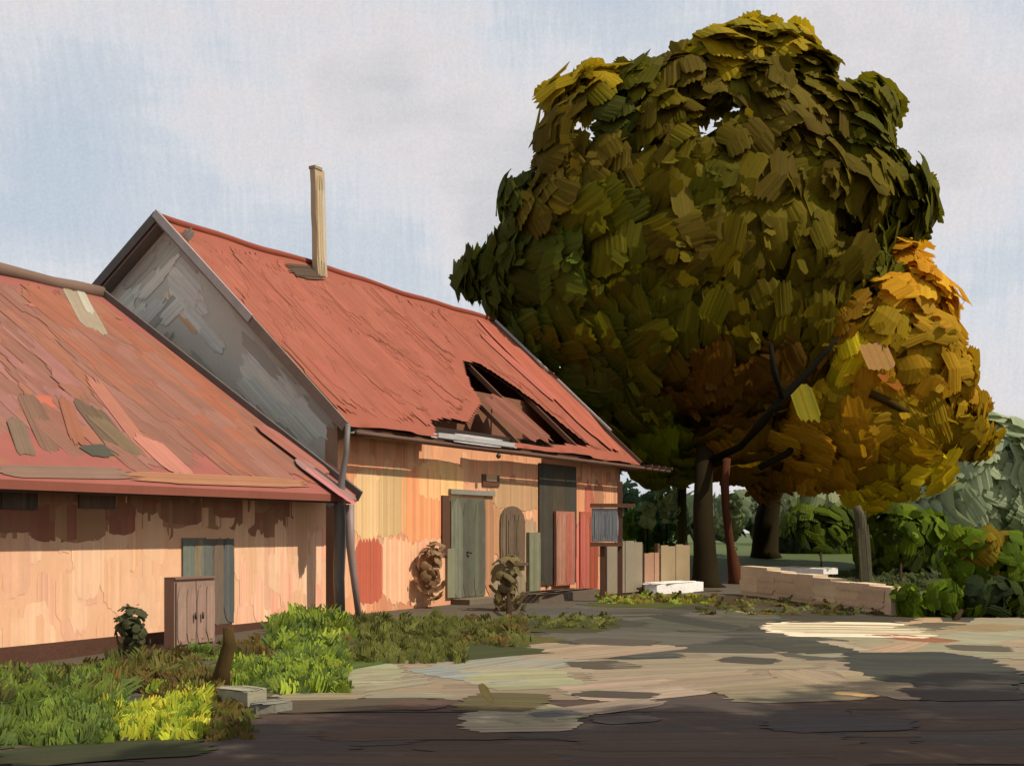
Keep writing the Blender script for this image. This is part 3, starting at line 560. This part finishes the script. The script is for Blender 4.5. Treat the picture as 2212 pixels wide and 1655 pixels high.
def crown(mb, clumps, Yc, depth, cen, Rpx, dens=1.0, holes=(), Lr=(1.1, 2.1), back=.35, nb=14, LK=np.array([2.4, 2.25, .8])):
    k_ = .98; mb.tilt = .1; cc0 = P(cen[0], cen[1], Yc)
    for (px, py, r, pal) in clumps:
        d = math.hypot(px - cen[0], (py - cen[1])) / Rpx
        fr = math.sqrt(max(0, 1 - min(d, 1) ** 2))
        for side in (-1, 1):
            Yd = Yc + side * depth * fr * .8; c0 = P(px, py, Yd); rw = r / F * Yd
            n = int(dens * (rw ** 2) * 26 * (.9 / np.mean(Lr)) ** 0 * (1 if side < 0 else back)) + 8
            u = rng.standard_normal((n, 3)); u /= np.linalg.norm(u, axis=1)[:, None]
            rr = rw * (.45 + .5 * rng.random((n, 1)) ** .6) * k_
            pos = c0 + u * rr * np.array([1, .9, 1])
            sx = CX + pos[:, 0] / pos[:, 1] * F; sy = HY - (pos[:, 2] - EYE) / pos[:, 1] * F
            keep = np.ones(n, bool)
            for (hx, hy, hr) in holes: keep &= np.hypot(sx - hx, sy - hy) > hr
            pos, u = pos[keep], u[keep]; n = len(pos)
            if not n: continue
            nn = u * .32 + (pos - cc0) / (Rpx / F * Yc) * .9 + rng.standard_normal((n, 3)) * .13
            dirc = rng.standard_normal(3) * .7 + np.array([.2, 0, -1.0])       # each clump hangs its own way
            t = dirc + rng.standard_normal((n, 3)) * .22
            sc = min(1, .55 + r / 160)
            if side < 0:                       # loose leaf sprays round the rim of each mass
                m = max(5, int(n * .4)); uu = rng.standard_normal((m, 3)); uu /= np.linalg.norm(uu, axis=1)[:, None]
                pp = c0 + uu * rw * (.9 + .22 * rng.random((m, 1))); hx_ = CX + pp[:, 0] / pp[:, 1] * F; hy_ = HY - (pp[:, 2] - EYE) / pp[:, 1] * F
                kk = np.ones(m, bool)
                for (hx, hy, hr) in holes: kk &= np.hypot(hx_ - hx, hy_ - hy) > hr * .62
                pp, uu = pp[kk], uu[kk]; m = len(pp)
                if m: mb.strokes(pp, dirc + rng.standard_normal((m, 3)) * .7, uu * .5 + rng.standard_normal((m, 3)) * .5 + np.array([0, -.5, .1]), rng.uniform(.3, .55, m) * sc * min(Lr[0], 1.0), rng.uniform(.2, .4, m) * sc * min(Lr[0], 1.0), pick(pal, m) * LK, nb=5, sg=2, rag=.3, cv=.08, ridge=.08)
            mb.strokes(pos, t, nn, rng.uniform(*Lr, n) * sc, rng.uniform(*Lr, n) * .58 * sc, pick(pal, n) * LK, nb=nb, sg=2, rag=.12, arc=.08, cv=.06, ridge=.03, bend=.12)
    return mb
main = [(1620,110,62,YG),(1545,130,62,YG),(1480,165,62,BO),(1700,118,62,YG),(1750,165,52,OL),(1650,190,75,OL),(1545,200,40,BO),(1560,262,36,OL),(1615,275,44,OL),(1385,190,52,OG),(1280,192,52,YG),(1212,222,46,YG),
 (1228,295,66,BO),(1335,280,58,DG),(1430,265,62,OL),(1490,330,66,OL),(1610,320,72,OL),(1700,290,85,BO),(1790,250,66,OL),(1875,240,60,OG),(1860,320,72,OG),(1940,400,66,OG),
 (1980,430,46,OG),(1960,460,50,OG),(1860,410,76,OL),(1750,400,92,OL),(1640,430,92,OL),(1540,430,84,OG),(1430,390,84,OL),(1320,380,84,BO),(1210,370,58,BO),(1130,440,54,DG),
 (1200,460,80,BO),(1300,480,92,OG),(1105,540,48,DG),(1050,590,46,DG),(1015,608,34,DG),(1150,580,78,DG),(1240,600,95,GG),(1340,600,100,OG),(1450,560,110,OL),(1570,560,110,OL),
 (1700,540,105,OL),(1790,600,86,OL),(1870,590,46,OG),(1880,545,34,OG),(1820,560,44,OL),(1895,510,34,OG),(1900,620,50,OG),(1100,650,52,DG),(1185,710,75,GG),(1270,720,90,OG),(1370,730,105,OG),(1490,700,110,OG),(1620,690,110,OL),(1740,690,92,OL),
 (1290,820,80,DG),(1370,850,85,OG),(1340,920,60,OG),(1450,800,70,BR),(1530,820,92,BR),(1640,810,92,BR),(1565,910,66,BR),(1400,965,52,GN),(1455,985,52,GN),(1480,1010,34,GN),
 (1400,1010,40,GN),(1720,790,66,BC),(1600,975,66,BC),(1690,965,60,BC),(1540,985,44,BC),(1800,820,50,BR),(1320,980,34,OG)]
HO = [(1590,236,46),(1268,292,52),(1395,326,46),(1526,285,42),(1850,522,50)]
tb = G(1525, 1268)
tr = empty('broad_tree', tb, 0, 'tall broad olive-green tree with a dark trunk right of the cottage', 'tree')
LB = np.array(tb)
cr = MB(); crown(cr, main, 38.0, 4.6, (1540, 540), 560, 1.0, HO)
# a few bright single dabs
cr.strokes([P(1473, 430, 33.4), P(1600, 200, 34.5), P(1300, 190, 35.5), P(1540, 650, 33.2)], (0.1, 0, -1), (0.2, -1, .2), [1.3, .9, .9, .8], [.7, .6, 1.0, .6], [C(150, 134, 44), C(146, 140, 40), C(150, 132, 46), C(124, 112, 40)], nb=12, sg=3, rag=.15, cv=.08)
cr.build('crown', M['leaf'], tr, None).location = tuple(-LB)
def trunk(name, pts, Y, rad, c, parent, org, lump=.12, dy=None):
    q = [P(x, y, Y + (dy[k] if dy else 0)) for k, (x, y) in enumerate(pts)]
    mb = MB(); mb.tube(q, rad, c, 12, lump); 
    o = mb.build(name, M['bark'], parent); o.location = tuple(-np.array(org)); return o
BK = C(50, 40, 18)
YT = float(tb[1])
trunk('trunk', [(1532, 1284), (1526, 1262), (1522, 1200), (1518, 1100), (1520, 1000), (1528, 900), (1560, 760), (1590, 600)], YT, [.62, .42, .34, .3, .28, .26, .22, .1], BK, tr, LB, dy=[0, 0, .2, .5, 2.0, 4, 5, 6])
trunk('branch', [(1526, 1000), (1600, 965), (1640, 920), (1690, 860), (1740, 810), (1780, 765), (1812, 728)], YT - 1.2, [.12, .10, .14, .12, .10, .08, .04], C(30, 26, 14), tr, LB, dy=[3.4, 1.5, 0, 0, 0, 0, 0])
trunk('branch', [(1665, 745), (1672, 800), (1690, 860)], YT - 1.3, [.06, .09, .07], C(30, 28, 18), tr, LB)
trunk('branch', [(1520, 1000), (1480, 900), (1420, 780), (1380, 650)], YT + .6, [.18, .16, .12, .08], BK, tr, LB, dy=[2, 3.2, 4.2, 5])
# slender trunk beside it
sb = G(1473, 1225)
st = empty('slender_tree', sb, 0, 'slim dark tree trunk just left of the big trunk', 'tree')
trunk('trunk', [(1476, 1232), (1474, 1180), (1472, 1100), (1474, 1020), (1470, 930)], float(sb[1]), [.22, .18, .17, .15, .1], C(80, 74, 30), st, sb)
mb = MB(); crown(mb, [(1440, 985, 55, GN), (1490, 960, 55, OG), (1430, 930, 60, OG)], float(sb[1]), 1.2, (1460, 960), 120, .7); mb.build('crown', M['leaf'], st).location = tuple(-sb)
# orange tree
org_ = [(1950,560,50,OR),(1995,625,56,OR),(1925,640,56,OR),(2035,650,42,OR),(1895,735,66,YO),(2005,745,72,OC),(1990,830,82,OC),(2058,815,50,OC),(1845,765,52,YL),(1880,850,72,OC),
 (2062,915,58,YO),(1965,930,82,YO),(1855,940,82,OC),(1770,890,62,YO),(1740,955,72,OC),(2100,940,34,YO),(1890,985,56,YO),(1965,1000,52,YL),(1900,1030,36,YL),(2010,985,44,YL),
 (1800,1010,50,OC),(1640,1035,40,BC),(1700,1010,46,BC),(1830,700,60,BC),(1945,1050,34,YL),(1850,1060,30,YL),(1890,1085,24,YL),(2020,1030,30,YL),(2115,955,34,YO),(2105,880,30,OC),(1745,1030,30,OC)]
ob = G(1655, 1203)
ot = empty('golden_tree', ob, 0, 'orange and yellow autumn tree with a leaning trunk behind the broad tree', 'tree')
cr = MB(); crown(cr, org_, 36.5, 3.0, (1900, 830), 300, 1.15, [(1850, 522, 40)], Lr=(.8, 1.7), LK=np.array([2.75, 2.6, .9]))
cr.strokes([P(1896, 770, 33.2), P(1795, 1045, 35.5), P(1740, 872, 33.2), P(1925, 825, 33.2), P(2000, 655, 33.9), P(1780, 1040, 35.4)], [(.3,0,-1),(.4,0,-1),(.2,0,-1),(.8,0,-.5),(.6,0,-1),(.2,0,-1)], (.3, -1, .3),
    [.9, .6, 1.2, .8, .7, .5], [1.0, .9, .8, .3, .5, .7], [C(226, 172, 100), C(220, 160, 92), C(170, 156, 36), C(212, 128, 40), C(240, 184, 50), C(214, 160, 100)], nb=12, sg=3, rag=.15, cv=.07)
cr.build('crown', M['leaf'], ot).location = tuple(-ob)
YO2 = float(ob[1])
trunk('trunk', [(1655, 1212), (1652, 1190), (1656, 1120), (1668, 1070), (1700, 1015), (1760, 940), (1830, 860)], YO2, [.66, .52, .46, .38, .3, .22, .12], C(56, 46, 22), ot, ob)
trunk('branch', [(1640, 1010), (1700, 980), (1735, 945), (1770, 915), (1802, 890)], 34.2, [.1, .1, .12, .1, .05], C(34, 28, 16), ot, ob)
trunk('branch', [(1880, 850), (1920, 868), (1962, 893)], 33.4, [.12, .13, .08], C(84, 64, 22), ot, ob)
# small red-barked tree between
rb = G(1590, 1262)
rt = empty('red_barked_tree', rb, 0, 'slim reddish-brown trunk between the two dark trunks', 'tree')
trunk('trunk', [(1592, 1275), (1590, 1250), (1578, 1180), (1568, 1100), (1565, 1040), (1570, 990)], float(rb[1]) + .3, [.34, .24, .13, .12, .14, .12], C(104, 60, 38), rt, rb)

def bush(name, clumps, Yc, base, label, cat='bush', dens=1.0, depth=.8, group=None, stem=True, Lr=(.3, .6), mat='leaf', sw=None, LK=(1.75, 1.8, 1.4)):
    b = np.array(base); e = empty(name, b, 0, label, cat, group)
    if cat == 'hedge' or name == 'round_bush': clumps = [(x, y, r * 1.3, p) for x, y, r, p in clumps]; dens *= 1.5
    cx = np.mean([c[0] for c in clumps]); cy = np.mean([c[1] for c in clumps]); Rp = max(math.hypot(c[0] - cx, c[1] - cy) + c[2] for c in clumps)
    mb = MB(); crown(mb, clumps, Yc, depth, (cx, cy), Rp, dens, (), Lr, .5, LK=np.array(LK)); o = mb.build('crown', M[mat], e); o.location = tuple(-b)
    if stem:
        mb = MB(); tp_ = P(cx, cy, Yc) - b; mb.tube([(0, 0, -.05), tuple(tp_ * .5), tuple(tp_)], [sw or .06, (sw or .06) * .8, (sw or .06) * .5], C(70, 54, 34), 8, .1); mb.build('stem', M['bark'], e)
    return e
# distant silver tree at the right, haze painted into its greys
GY = [C(156, 158, 148, .66), C(152, 155, 145, .66), C(158, 161, 151, .66)]
bb_ = np.array([*P(2120, 1150, 62)[:2], .75])
bush('silvery_tree', [(2150,960,60,GY),(2190,1000,90,GY),(2100,1020,75,GY),(2030,1060,60,GY),(2150,1090,90,GY),(2080,1120,80,GY),(2010,1110,50,GY),(2070,1180,50,GY),(2190,1170,60,GY),(2200,1090,80,GY)],
     62, bb_, 'large hazy grey-green tree at the right edge', 'tree', .5, 1.2, Lr=(2.0, 3.4), sw=.3, LK=(1.6, 1.72, 1.12))
PG = [C(156, 160, 132), C(148, 150, 122), C(164, 164, 142), C(140, 146, 116)]
hb = np.array([*P(1760, 1150, 75)[:2], .75])
bush('pale_thicket', [(1720,1075,40,PG),(1770,1090,44,PG),(1820,1095,36,PG),(1700,1105,34,PG),(1840,1110,30,PG)], 75, hb, 'pale grey-green thicket in the distance behind the post', 'bush', .4, 2, Lr=(1.2, 2.2), sw=.2)
WD = [C(112, 122, 96), C(122, 130, 104), C(100, 114, 90)]
for nm, lab, cl_ in (('distant_wood', 'low grey-green wood along the horizon behind the trees', [(x, 1118 + 10 * math.sin(x * .05), 40, WD) for x in range(1240, 2260, 46)]),):
    mb = MB(); crown(mb, cl_, 85, .5, (1750, 1118), 600, .5, (), (1.6, 3.0), .2, LK=np.array([1.7, 1.75, 1.5])); tag(mb.build(nm, M['leaf']), lab, kind='stuff')
TL = [C(86, 112, 90), C(98, 120, 98), C(76, 100, 80)]
PL = [C(150, 156, 110), C(132, 144, 98), C(140, 146, 104)]
DGN = [C(70, 90, 28), C(84, 100, 28), C(58, 78, 24), C(64, 86, 40)]
bush('teal_bush', [(1340,1070,36,TL),(1385,1090,40,TL),(1430,1080,44,TL),(1465,1110,36,TL),(1420,1130,40,TL),(1370,1140,40,DGN),(1450,1160,36,DGN),(1400,1170,36,DGN)], 44, G(1410, 1192), 'blue-green bush behind the low fence', 'bush', .6, 1.2, Lr=(.5, .9))
bush('pale_shrub', [(1437,1075,24,PL),(1445,1110,24,PL),(1440,1045,18,PL)], 38.5, G(1440, 1200), 'pale sage shrub in front of the blue-green bush', 'bush', 1.2, .4)
bush('pale_shrub', [(1400,1100,18,PL),(1398,1125,18,PL)], 38.0, G(1398, 1200), 'smaller pale sage shrub nearer the cottage', 'bush', 1.2, .3)
bush('columnar_shrub', [(1582,1080,24,PL),(1582,1110,26,PL),(1580,1140,26,PL),(1580,1165,22,PL)], 42, G(1580, 1195), 'tall pale sage shrub seen between the tree trunks', 'bush', 1.5, .4)
HG = [C(80, 92, 24), C(72, 84, 24), C(92, 104, 26), C(60, 70, 28)]
HB = [C(96, 118, 26), C(84, 104, 24), C(110, 126, 30), C(76, 94, 24)]
HD = [C(46, 58, 34), C(40, 50, 34), C(54, 68, 30)]
bush('hedge', [(1730,1140,34,HG),(1790,1150,40,HG),(1840,1140,36,HG),(1720,1190,36,HD),(1780,1200,40,HG),(1840,1200,44,HG),(1710,1225,22,HG),(1770,1230,30,HG)], 46, G(1775, 1235), 'dark green hedge left of the grey post', 'hedge', .9, 1.2, Lr=(.8, 1.5))
bush('hedge', [(1900,1130,40,HG),(1945,1150,46,HB),(1990,1165,46,HB),(1905,1190,46,HG),(1960,1210,46,HG),(2010,1220,40,HD),(1900,1250,36,HD),(1960,1260,36,HD)], 38, G(1945, 1262), 'bright green hedge right of the grey post', 'hedge', .9, 1.0, Lr=(.7, 1.2))
bush('round_bush', [(2085,1190,42,HB),(2130,1200,46,YO),(2180,1210,46,HB),(2100,1240,44,HB),(2160,1250,46,HG),(2200,1250,40,HG)], 31, G(2140, 1288), 'yellow-green bush under the grey tree at the right edge', 'bush', .9, .9, Lr=(.5, .9))
bush('low_hedge', [(1950,1300,30,HB),(1990,1300,32,HB),(2035,1302,32,HB),(2080,1308,32,HB),(2120,1300,36,HD),(2160,1300,42,HD),(2165,1330,24,HD),(2200,1290,36,HG)], 21.3, G(2060, 1342), 'low rounded green hedge beside the road at the right', 'hedge', 1.5, .4, Lr=(.35, .6))
# shrubs along the walls
MV = [C(158, 128, 108, .6), C(150, 120, 102, .6), C(164, 134, 112, .6)]
bush('dry_bush', [(925,1212,30,MV),(922,1248,32,MV),(935,1275,24,MV),(940,1190,20,MV)], 23.6, G(930, 1308), 'round mauve-brown dry bush left of the grey-green door', 'bush', 1.9, .25, Lr=(.25, .45))
OB = [C(124, 108, 84, .6), C(116, 102, 80, .6), C(130, 114, 86, .6)]
bush('wall_shrub', [(1098,1222,30,OB),(1092,1255,34,OB),(1098,1290,34,OB),(1102,1322,32,OB)], 22.9, G(1100, 1342), 'olive-brown shrub under the arched window', 'bush', 1.7, .25, Lr=(.25, .45))
DS = [C(84, 84, 66), C(76, 78, 60), C(92, 90, 70)]
bush('dark_shrub', [(285,1335,34,DS),(280,1365,34,DS),(295,1395,36,DS),(270,1350,26,DS),(284,1416,28,DS)], 13.9, G(285, 1425), 'dark grey-green shrub against the peach wall', 'bush', 2.4, .15, Lr=(.14, .28), sw=.04)
# mauve cabinet by the annex door
c0 = G(420, 1396); cbn = empty('cabinet', c0, TH, 'narrow mauve-grey wooden cabinet standing in front of the peach wall', 'cabinet')
def cabw(a): return a
sc_ = c0[1] / F
mb = MB(); cw_, chh = .62, .98; mb.box((-cw_ * .62, 0, 0), (cw_ * .62, .2, chh), C(172, 138, 118, .62)); body = mb.build('body', M['wood'], cbn)
for k in range(2):
    mb = MB(.05); x0 = -cw_ * .6 + k * cw_ * .6 + .01; mb.box((x0, -.03, .05), (x0 + cw_ * .58, 0, chh - .04), C(176, 142, 122, .62))
    mb.strokes([(x0 + cw_ * .15 + j * cw_ * .28, -.04 - .003 * j, chh / 2) for j in (0, 1)], (0, 0, 1), (0, -1, 0), chh * .8, cw_ * .27, C(180, 146, 126, .62), nb=6, rag=.08, cv=.05, ridge=.01)
    dro = mb.build('door', M['wood'], cbn)
    mb = MB(); mb.tube([(x0 + (.08 if k else cw_ * .5), -.08, .4), (x0 + (.08 if k else cw_ * .5), -.08, .5)], [.015, .015], C(80, 66, 56), 6); mb.build('handle', M['metal'], dro)
mb = MB(); mb.box((-cw_ * .62, -.03, chh), (cw_ * .62, .2, chh + .03), C(160, 124, 104)); mb.build('top', M['wood'], cbn)

# ------------------------------------------------------------------ fence, boards, posts, stones
f0 = G(1310, 1288); f1 = G(1490, 1272)
fe = empty('low_fence', f0, math.atan2(f1[1] - f0[1], f1[0] - f0[0]), 'low pinkish-grey board fence between the cottage and the big tree', 'fence')
FL = float(np.linalg.norm((f1 - f0)[:2]))
for k, (a, b, h, c, lb) in enumerate([(0, .40, 1.35, C(176, 160, 132), 'grey-pink boarded panel nearest the cottage'), (.42, .60, 1.05, C(200, 152, 120), 'short pink panel in the middle'), (.62, 1.0, 1.25, C(190, 164, 122), 'tan boarded panel nearest the tree')]):
    mb = MB(); n_ = int(3 + (b - a) * 4)
    for j in range(n_):
        x0 = FL * (a + (b - a) * j / n_); hh = h * (1 + .05 * (random.random() - .5)); mb.box((x0 + .01, -.015 + .01 * (j % 2), .05), (x0 + FL * (b - a) / n_ - .01, .02 + .01 * (j % 2), hh), c * (1 + .1 * (random.random() - .5)))
    tag(mb.build('panel', M['wood'], fe), lb)
for a in (0, .41, .61, 1.0):
    mb = MB(); mb.box((FL * a - .05, .03, 0), (FL * a + .05, .13, 1.3), C(120, 84, 60)); mb.build('post', M['wood'], fe)
mb = MB(); mb.box((0, .045, .3), (FL, .085, .4), C(140, 104, 78)); mb.build('rail', M['wood'], fe)
# notice board at the cottage corner
nb0 = G(1330, 1300); nbe = empty('notice_board', nb0, 0, 'blank blue-grey board in a brown wooden frame beside the cottage corner', 'notice board')
s = nb0[1] / F
def nbx(x, y): return ((x - 1330) * s, 1.6 + (HY - y) * s)
mb = MB(); (x0, z1), (x1, z0) = nbx(1279, 1098), nbx(1334, 1170); mb.box((x0, -.02, z0), (x1, .02, z1), C(160, 162, 160))
mb.strokes([((x0 + x1) / 2 + d * (x1 - x0) * .25, -.03, (z0 + z1) / 2 + .02) for d in (-1, 1)], (0, 0, 1), (0, -1, 0), (z1 - z0) * 1.0, (x1 - x0) * .5, [C(158, 160, 158), C(170, 172, 172)], nb=8, rag=.12, cv=.05); mb.build('panel', M['metal'], nbe)
for (xa, ya, xb, yb) in ((1275, 1092, 1372, 1092), (1275, 1176, 1345, 1176)):
    mb = MB(); a, b = nbx(xa, ya), nbx(xb, yb); mb.beam((a[0], .0, a[1]), (b[0], .0, b[1]), .1, .09, C(128, 78, 50)); mb.build('rail', M['wood'], nbe)
for (x, yt) in ((1340, 1040), (1302, 1176)):
    mb = MB(); a = nbx(x, yt); mb.beam((a[0], .08, 0), (a[0], .08, a[1]), .11, .11, C(112, 66, 44), up=(0, 1, 0)); mb.build('post', M['wood'], nbe)
# grey post in the hedge
p0 = G(1868, 1312); mb = MB(); mb.tube([(.02, 0, -.1), (0, 0, 1.0), (-.12, 0, 2.0), (-.18, 0, 2.15)], [.13, .12, .11, .09], C(108, 100, 78), 8, .1)
mb.strokes([(-.03, -.14, 1.1)], (-.07, 0, 1), (0, -1, 0), 1.9, .2, C(112, 106, 82), nb=6, rag=.1)
o = mb.build('post', M['bark']); o.location = tuple(p0 + (0, 0, 0)); o.scale = (p0[1] / 23.7,) * 3; tag(o, 'weathered grey post standing in the hedge', 'post')
# stubby brown post at the verge
p0 = G(487, 1500); mb = MB(); mb.tube([(-.06, 0, -.05), (-.02, 0, .25), (.04, .0, .5), (.03, 0, .66)], [.10, .08, .07, .05], C(98, 78, 44), 8, .2)
mb.tube([(-.0, -.02, .2), (-.16, -.04, .02), (-.24, -.04, -.08)], [.05, .045, .04], C(92, 72, 44), 7, .2)
o = mb.build('stump', M['bark']); o.location = tuple(p0); tag(o, 'thin forked brown stump at the grass edge in front of the peach wall', 'stump')
# low tan wall and white boards
w0, w1 = G(1600, 1284), G(1925, 1330)
lw = empty('low_wall', w0, math.atan2(w1[1] - w0[1], w1[0] - w0[0]), 'low tan stone wall running from the big tree to the green hedge', 'wall')
WL = float(np.linalg.norm((w1 - w0)[:2])); mb = MB(.05)
n_ = 9
for j in range(n_):
    a, b = WL * j / n_, WL * (j + 1) / n_; hh = .74 - .24 * j / n_ + .025 * math.sin(j * 1.9); mb.box((a, 0, -.2), (b - .012, .34 + .02 * (j % 3), hh), C(210, 184, 150, .85) * (1 + .06 * (random.random() - .5)))
mb.strokes([(WL * x, -.012 - .004 * x, .3) for x in (.08, .22, .37, .5, .64, .78, .9)], (1, 0, 0), (0, -1, 0), WL * .15, .42, pick([C(206, 178, 142, .85), C(214, 184, 148, .85), C(200, 170, 138, .85), C(222, 196, 158, .85)], 7), nb=9, rag=.15, cv=.06)
mb.build('stones', M['stone'], lw)
def slabobj(name, x1, y1, x2, y2, h, d, col, label, cat, z=0.0, n=2):
    a, b = G(x1, y1), G(x2, y2); ang = math.atan2(b[1] - a[1], b[0] - a[0]); L = float(np.linalg.norm((b - a)[:2])); mb = MB()
    pts = [(0, 0), (L * .06, -.3 * d), (L * .5, -.5 * d), (L * .95, -.38 * d), (L, .1 * d), (L * .8, .5 * d), (L * .2, .45 * d)]
    mb.slab([(x, y, h) for x, y in pts], h, col, nrm=(0, 0, 1))
    mb.strokes([(L * .5, -.02 * k, h + .006 + .004 * k) for k in range(n)], (1, .04, 0), (0, 0, 1), L * .94, d * .7, col, nb=8, sg=4, rag=.15, cv=.07)
    o = mb.build(name, M['stone']); o.location = (a[0], a[1], a[2] + z); o.rotation_euler = (0, 0, ang); tag(o, label, cat)
slabobj('stone_slab', 1394, 1283, 1502, 1276, .26, .9, C(236, 230, 220, .9), 'white stone slab on the grass left of the big trunk', 'slab')
slabobj('stone_slab', 1666, 1250, 1805, 1262, .16, 1.2, C(240, 232, 216, .9), 'white stone slab lying behind the tan wall', 'slab', z=.22)
slabobj('kerb_stone', 484, 1520, 562, 1530, .16, .34, C(186, 178, 148), 'pale rounded kerb stone beside the brown stump', 'stone')
slabobj('kerb_stone', 540, 1540, 625, 1532, .08, .3, C(158, 154, 134), 'grey flat kerb stone right of the pale rounded one', 'stone')
slabobj('stone_step', 1132, 1302, 1272, 1288, .2, 1.0, C(122, 104, 84), 'dark stone step before the tall brown doorway', 'step')
# ------------------------------------------------------------------ grass
def tufts(mb, n, x0, x1, y0, y1, hpx, pal, wpx=(22, 50), lean=.5, cv=.12):
    n = int(n * .7)
    cs = []; ts_ = []; Ls = []; Ws = []
    for _ in range(n):
        px, py = random.uniform(x0, x1), random.uniform(y0, y1); g = G(px, py); s = g[1] / F; h = random.uniform(*hpx) * s * .52
        t = np.array([random.gauss(0, lean), random.gauss(.1, .3), 1.0]); t /= np.linalg.norm(t); cs.append(g + t * h * .42); ts_.append(t); Ls.append(h); Ws.append(random.uniform(*wpx) * s)
    k = len(cs); nn = np.stack([rng.normal(0, .5, k), -np.ones(k), rng.normal(.25, .3, k)], 1)
    mb.strokes(cs, np.array(ts_), nn, Ls, Ws, pick(pal, k), nb=8, sg=3, rag=.45, arc=.05, cv=cv, ridge=.25, bend=.2)
GR = [C(104, 122, 40, .9), C(94, 112, 36, .9), C(114, 130, 40, .9), C(84, 102, 40, .9)]
GB = [C(128, 146, 36, .95), C(116, 136, 34, .95), C(142, 156, 44, .95)]
GD = [C(96, 98, 36, .85), C(88, 90, 34, .85), C(104, 104, 38, .85)]
GYL = [C(182, 182, 40, .9), C(164, 168, 38, .9), C(204, 196, 56, .9)]
GOL = [C(120, 100, 36), C(108, 88, 36), C(134, 110, 40)]
gr = MB(.02)
for a in [(0, 1580, 250, 1560, 70, C(76, 96, 34)), (0, 1520, 200, 1490, 60, C(84, 100, 34)), (230, 1560, 440, 1530, 70, C(112, 120, 40)), (500, 1460, 740, 1420, 60, C(100, 120, 36)), (720, 1400, 1000, 1380, 80, C(78, 86, 34)),
          (960, 1385, 1110, 1370, 50, C(108, 98, 38)), (1040, 1480, 1060, 1520, 30, C(120, 104, 44)), (150, 1485, 480, 1440, 60, C(108, 82, 40)), (1100, 1355, 1330, 1360, 20, C(84, 82, 34)), (1310, 1300, 1520, 1305, 22, C(96, 100, 30)), (1500, 1296, 1760, 1300, 20, C(84, 66, 30))]: gstroke(gr, *a)
for a in [(0, 1500, 130, 1478, 34, C(84, 96, 36, .85)), (100, 1490, 420, 1440, 36, C(96, 88, 40, .8)), (150, 1450, 330, 1436, 18, C(92, 60, 40)), (330, 1470, 480, 1440, 56, C(120, 96, 44, .8)),
          (480, 1440, 620, 1402, 26, C(98, 62, 46)), (620, 1400, 730, 1372, 40, C(96, 112, 36, .85)), (0, 1640, 460, 1610, 40, C(72, 74, 36)), (170, 1560, 480, 1545, 50, C(120, 132, 40, .85))]: gstroke(gr, *a)
for k in range(16):
    x = -20 + k * 48; y = 1472 - .132 * x; gstroke(gr, x - 50, y + 4, x + 60, y - 6, 22, C(96, 74, 42, .7) if k % 3 else C(88, 92, 38, .8))
gr.tilt = .45
for k in range(14):
    x = -20 + k * 54; y = 1470 - .132 * x; tufts(gr, 16, x, x + 54, y - 8, y + 14, (24, 60), (GD, GOL, GR)[k % 3])
tufts(gr, 260, -20, 260, 1470, 1520, (60, 110), GR + GD)
tufts(gr, 160, 240, 450, 1440, 1500, (50, 110), GOL + GD)
tufts(gr, 160, 600, 735, 1350, 1380, (60, 110), GR + GB)
tufts(gr, 380, -20, 240, 1560, 1610, (60, 120), GR)
tufts(gr, 200, 60, 260, 1500, 1560, (40, 90), GR)
tufts(gr, 200, 235, 440, 1540, 1600, (40, 100), GYL + GB, lean=.8)
tufts(gr, 90, 330, 450, 1500, 1540, (40, 80), GYL + GB)
tufts(gr, 110, 330, 480, 1470, 1520, (50, 90), GOL)
tufts(gr, 420, 490, 740, 1440, 1500, (40, 80), GB + GR)
tufts(gr, 200, 610, 740, 1360, 1440, (40, 90), GB + GR)
tufts(gr, 560, 730, 1000, 1340, 1435, (25, 60), GD, (12, 30))
tufts(gr, 160, 1000, 1130, 1345, 1400, (25, 55), GD + GOL)
tufts(gr, 120, 1100, 1330, 1335, 1360, (10, 20), GD)
tufts(gr, 160, 1300, 1530, 1292, 1306, (12, 26), GB + YL + GOL)
tufts(gr, 120, 440, 540, 1520, 1600, (20, 60), GOL + GD)
tufts(gr, 200, 1500, 1960, 1298, 1330, (8, 18), GOL + GD)
tufts(gr, 260, 1690, 2200, 1236, 1270, (14, 26), HG)
tag(gr.build('grass', M['grass']), 'green and yellow grass verge below the house walls', kind='stuff')

# ------------------------------------------------------------------ roadside trees whose shade falls on the near road
for k, (x, y, z, r, tx, ty, lb) in enumerate([(7.2, 4.6, 8.2, 3.0, 9.2, 2.2, 'roadside tree on the near right verge'), (12.8, 6.4, 8.3, 3.4, 13.2, 5.4, 'roadside tree farthest right beyond the picture edge'),
        (1.6, 2.6, 8.6, 3.0, 4.2, -6.0, 'roadside tree arching over behind the viewer')]):
    e = empty('roadside_tree', (tx, ty, 0), 0, lb, 'tree', 'trees on the near verge')
    mb = MB(); n = 900; u = rng.standard_normal((n, 3)); u /= np.linalg.norm(u, axis=1)[:, None]; rr = r * rng.random((n, 1)) ** .4
    pos = np.array([x - tx, y - ty, z]) + u * rr * np.array([1.1, 1, .8])
    mb.strokes(pos, rng.standard_normal((n, 3)) + np.array([0, 0, -.8]), u + rng.standard_normal((n, 3)) * .5, rng.uniform(.5, 1, n), rng.uniform(.3, .6, n), pick(OG, n), nb=6, sg=2, rag=.5, ridge=.3)
    mb.build('crown', M['leaf'], e)
    mb = MB(); mb.tube([(0, 0, -.1), (0, 0, 3), ((x - tx) * .6, (y - ty) * .6, 6), (x - tx, y - ty, z)], [.3, .22, .16, .08], BK, 10, .1); mb.build('trunk', M['bark'], e)
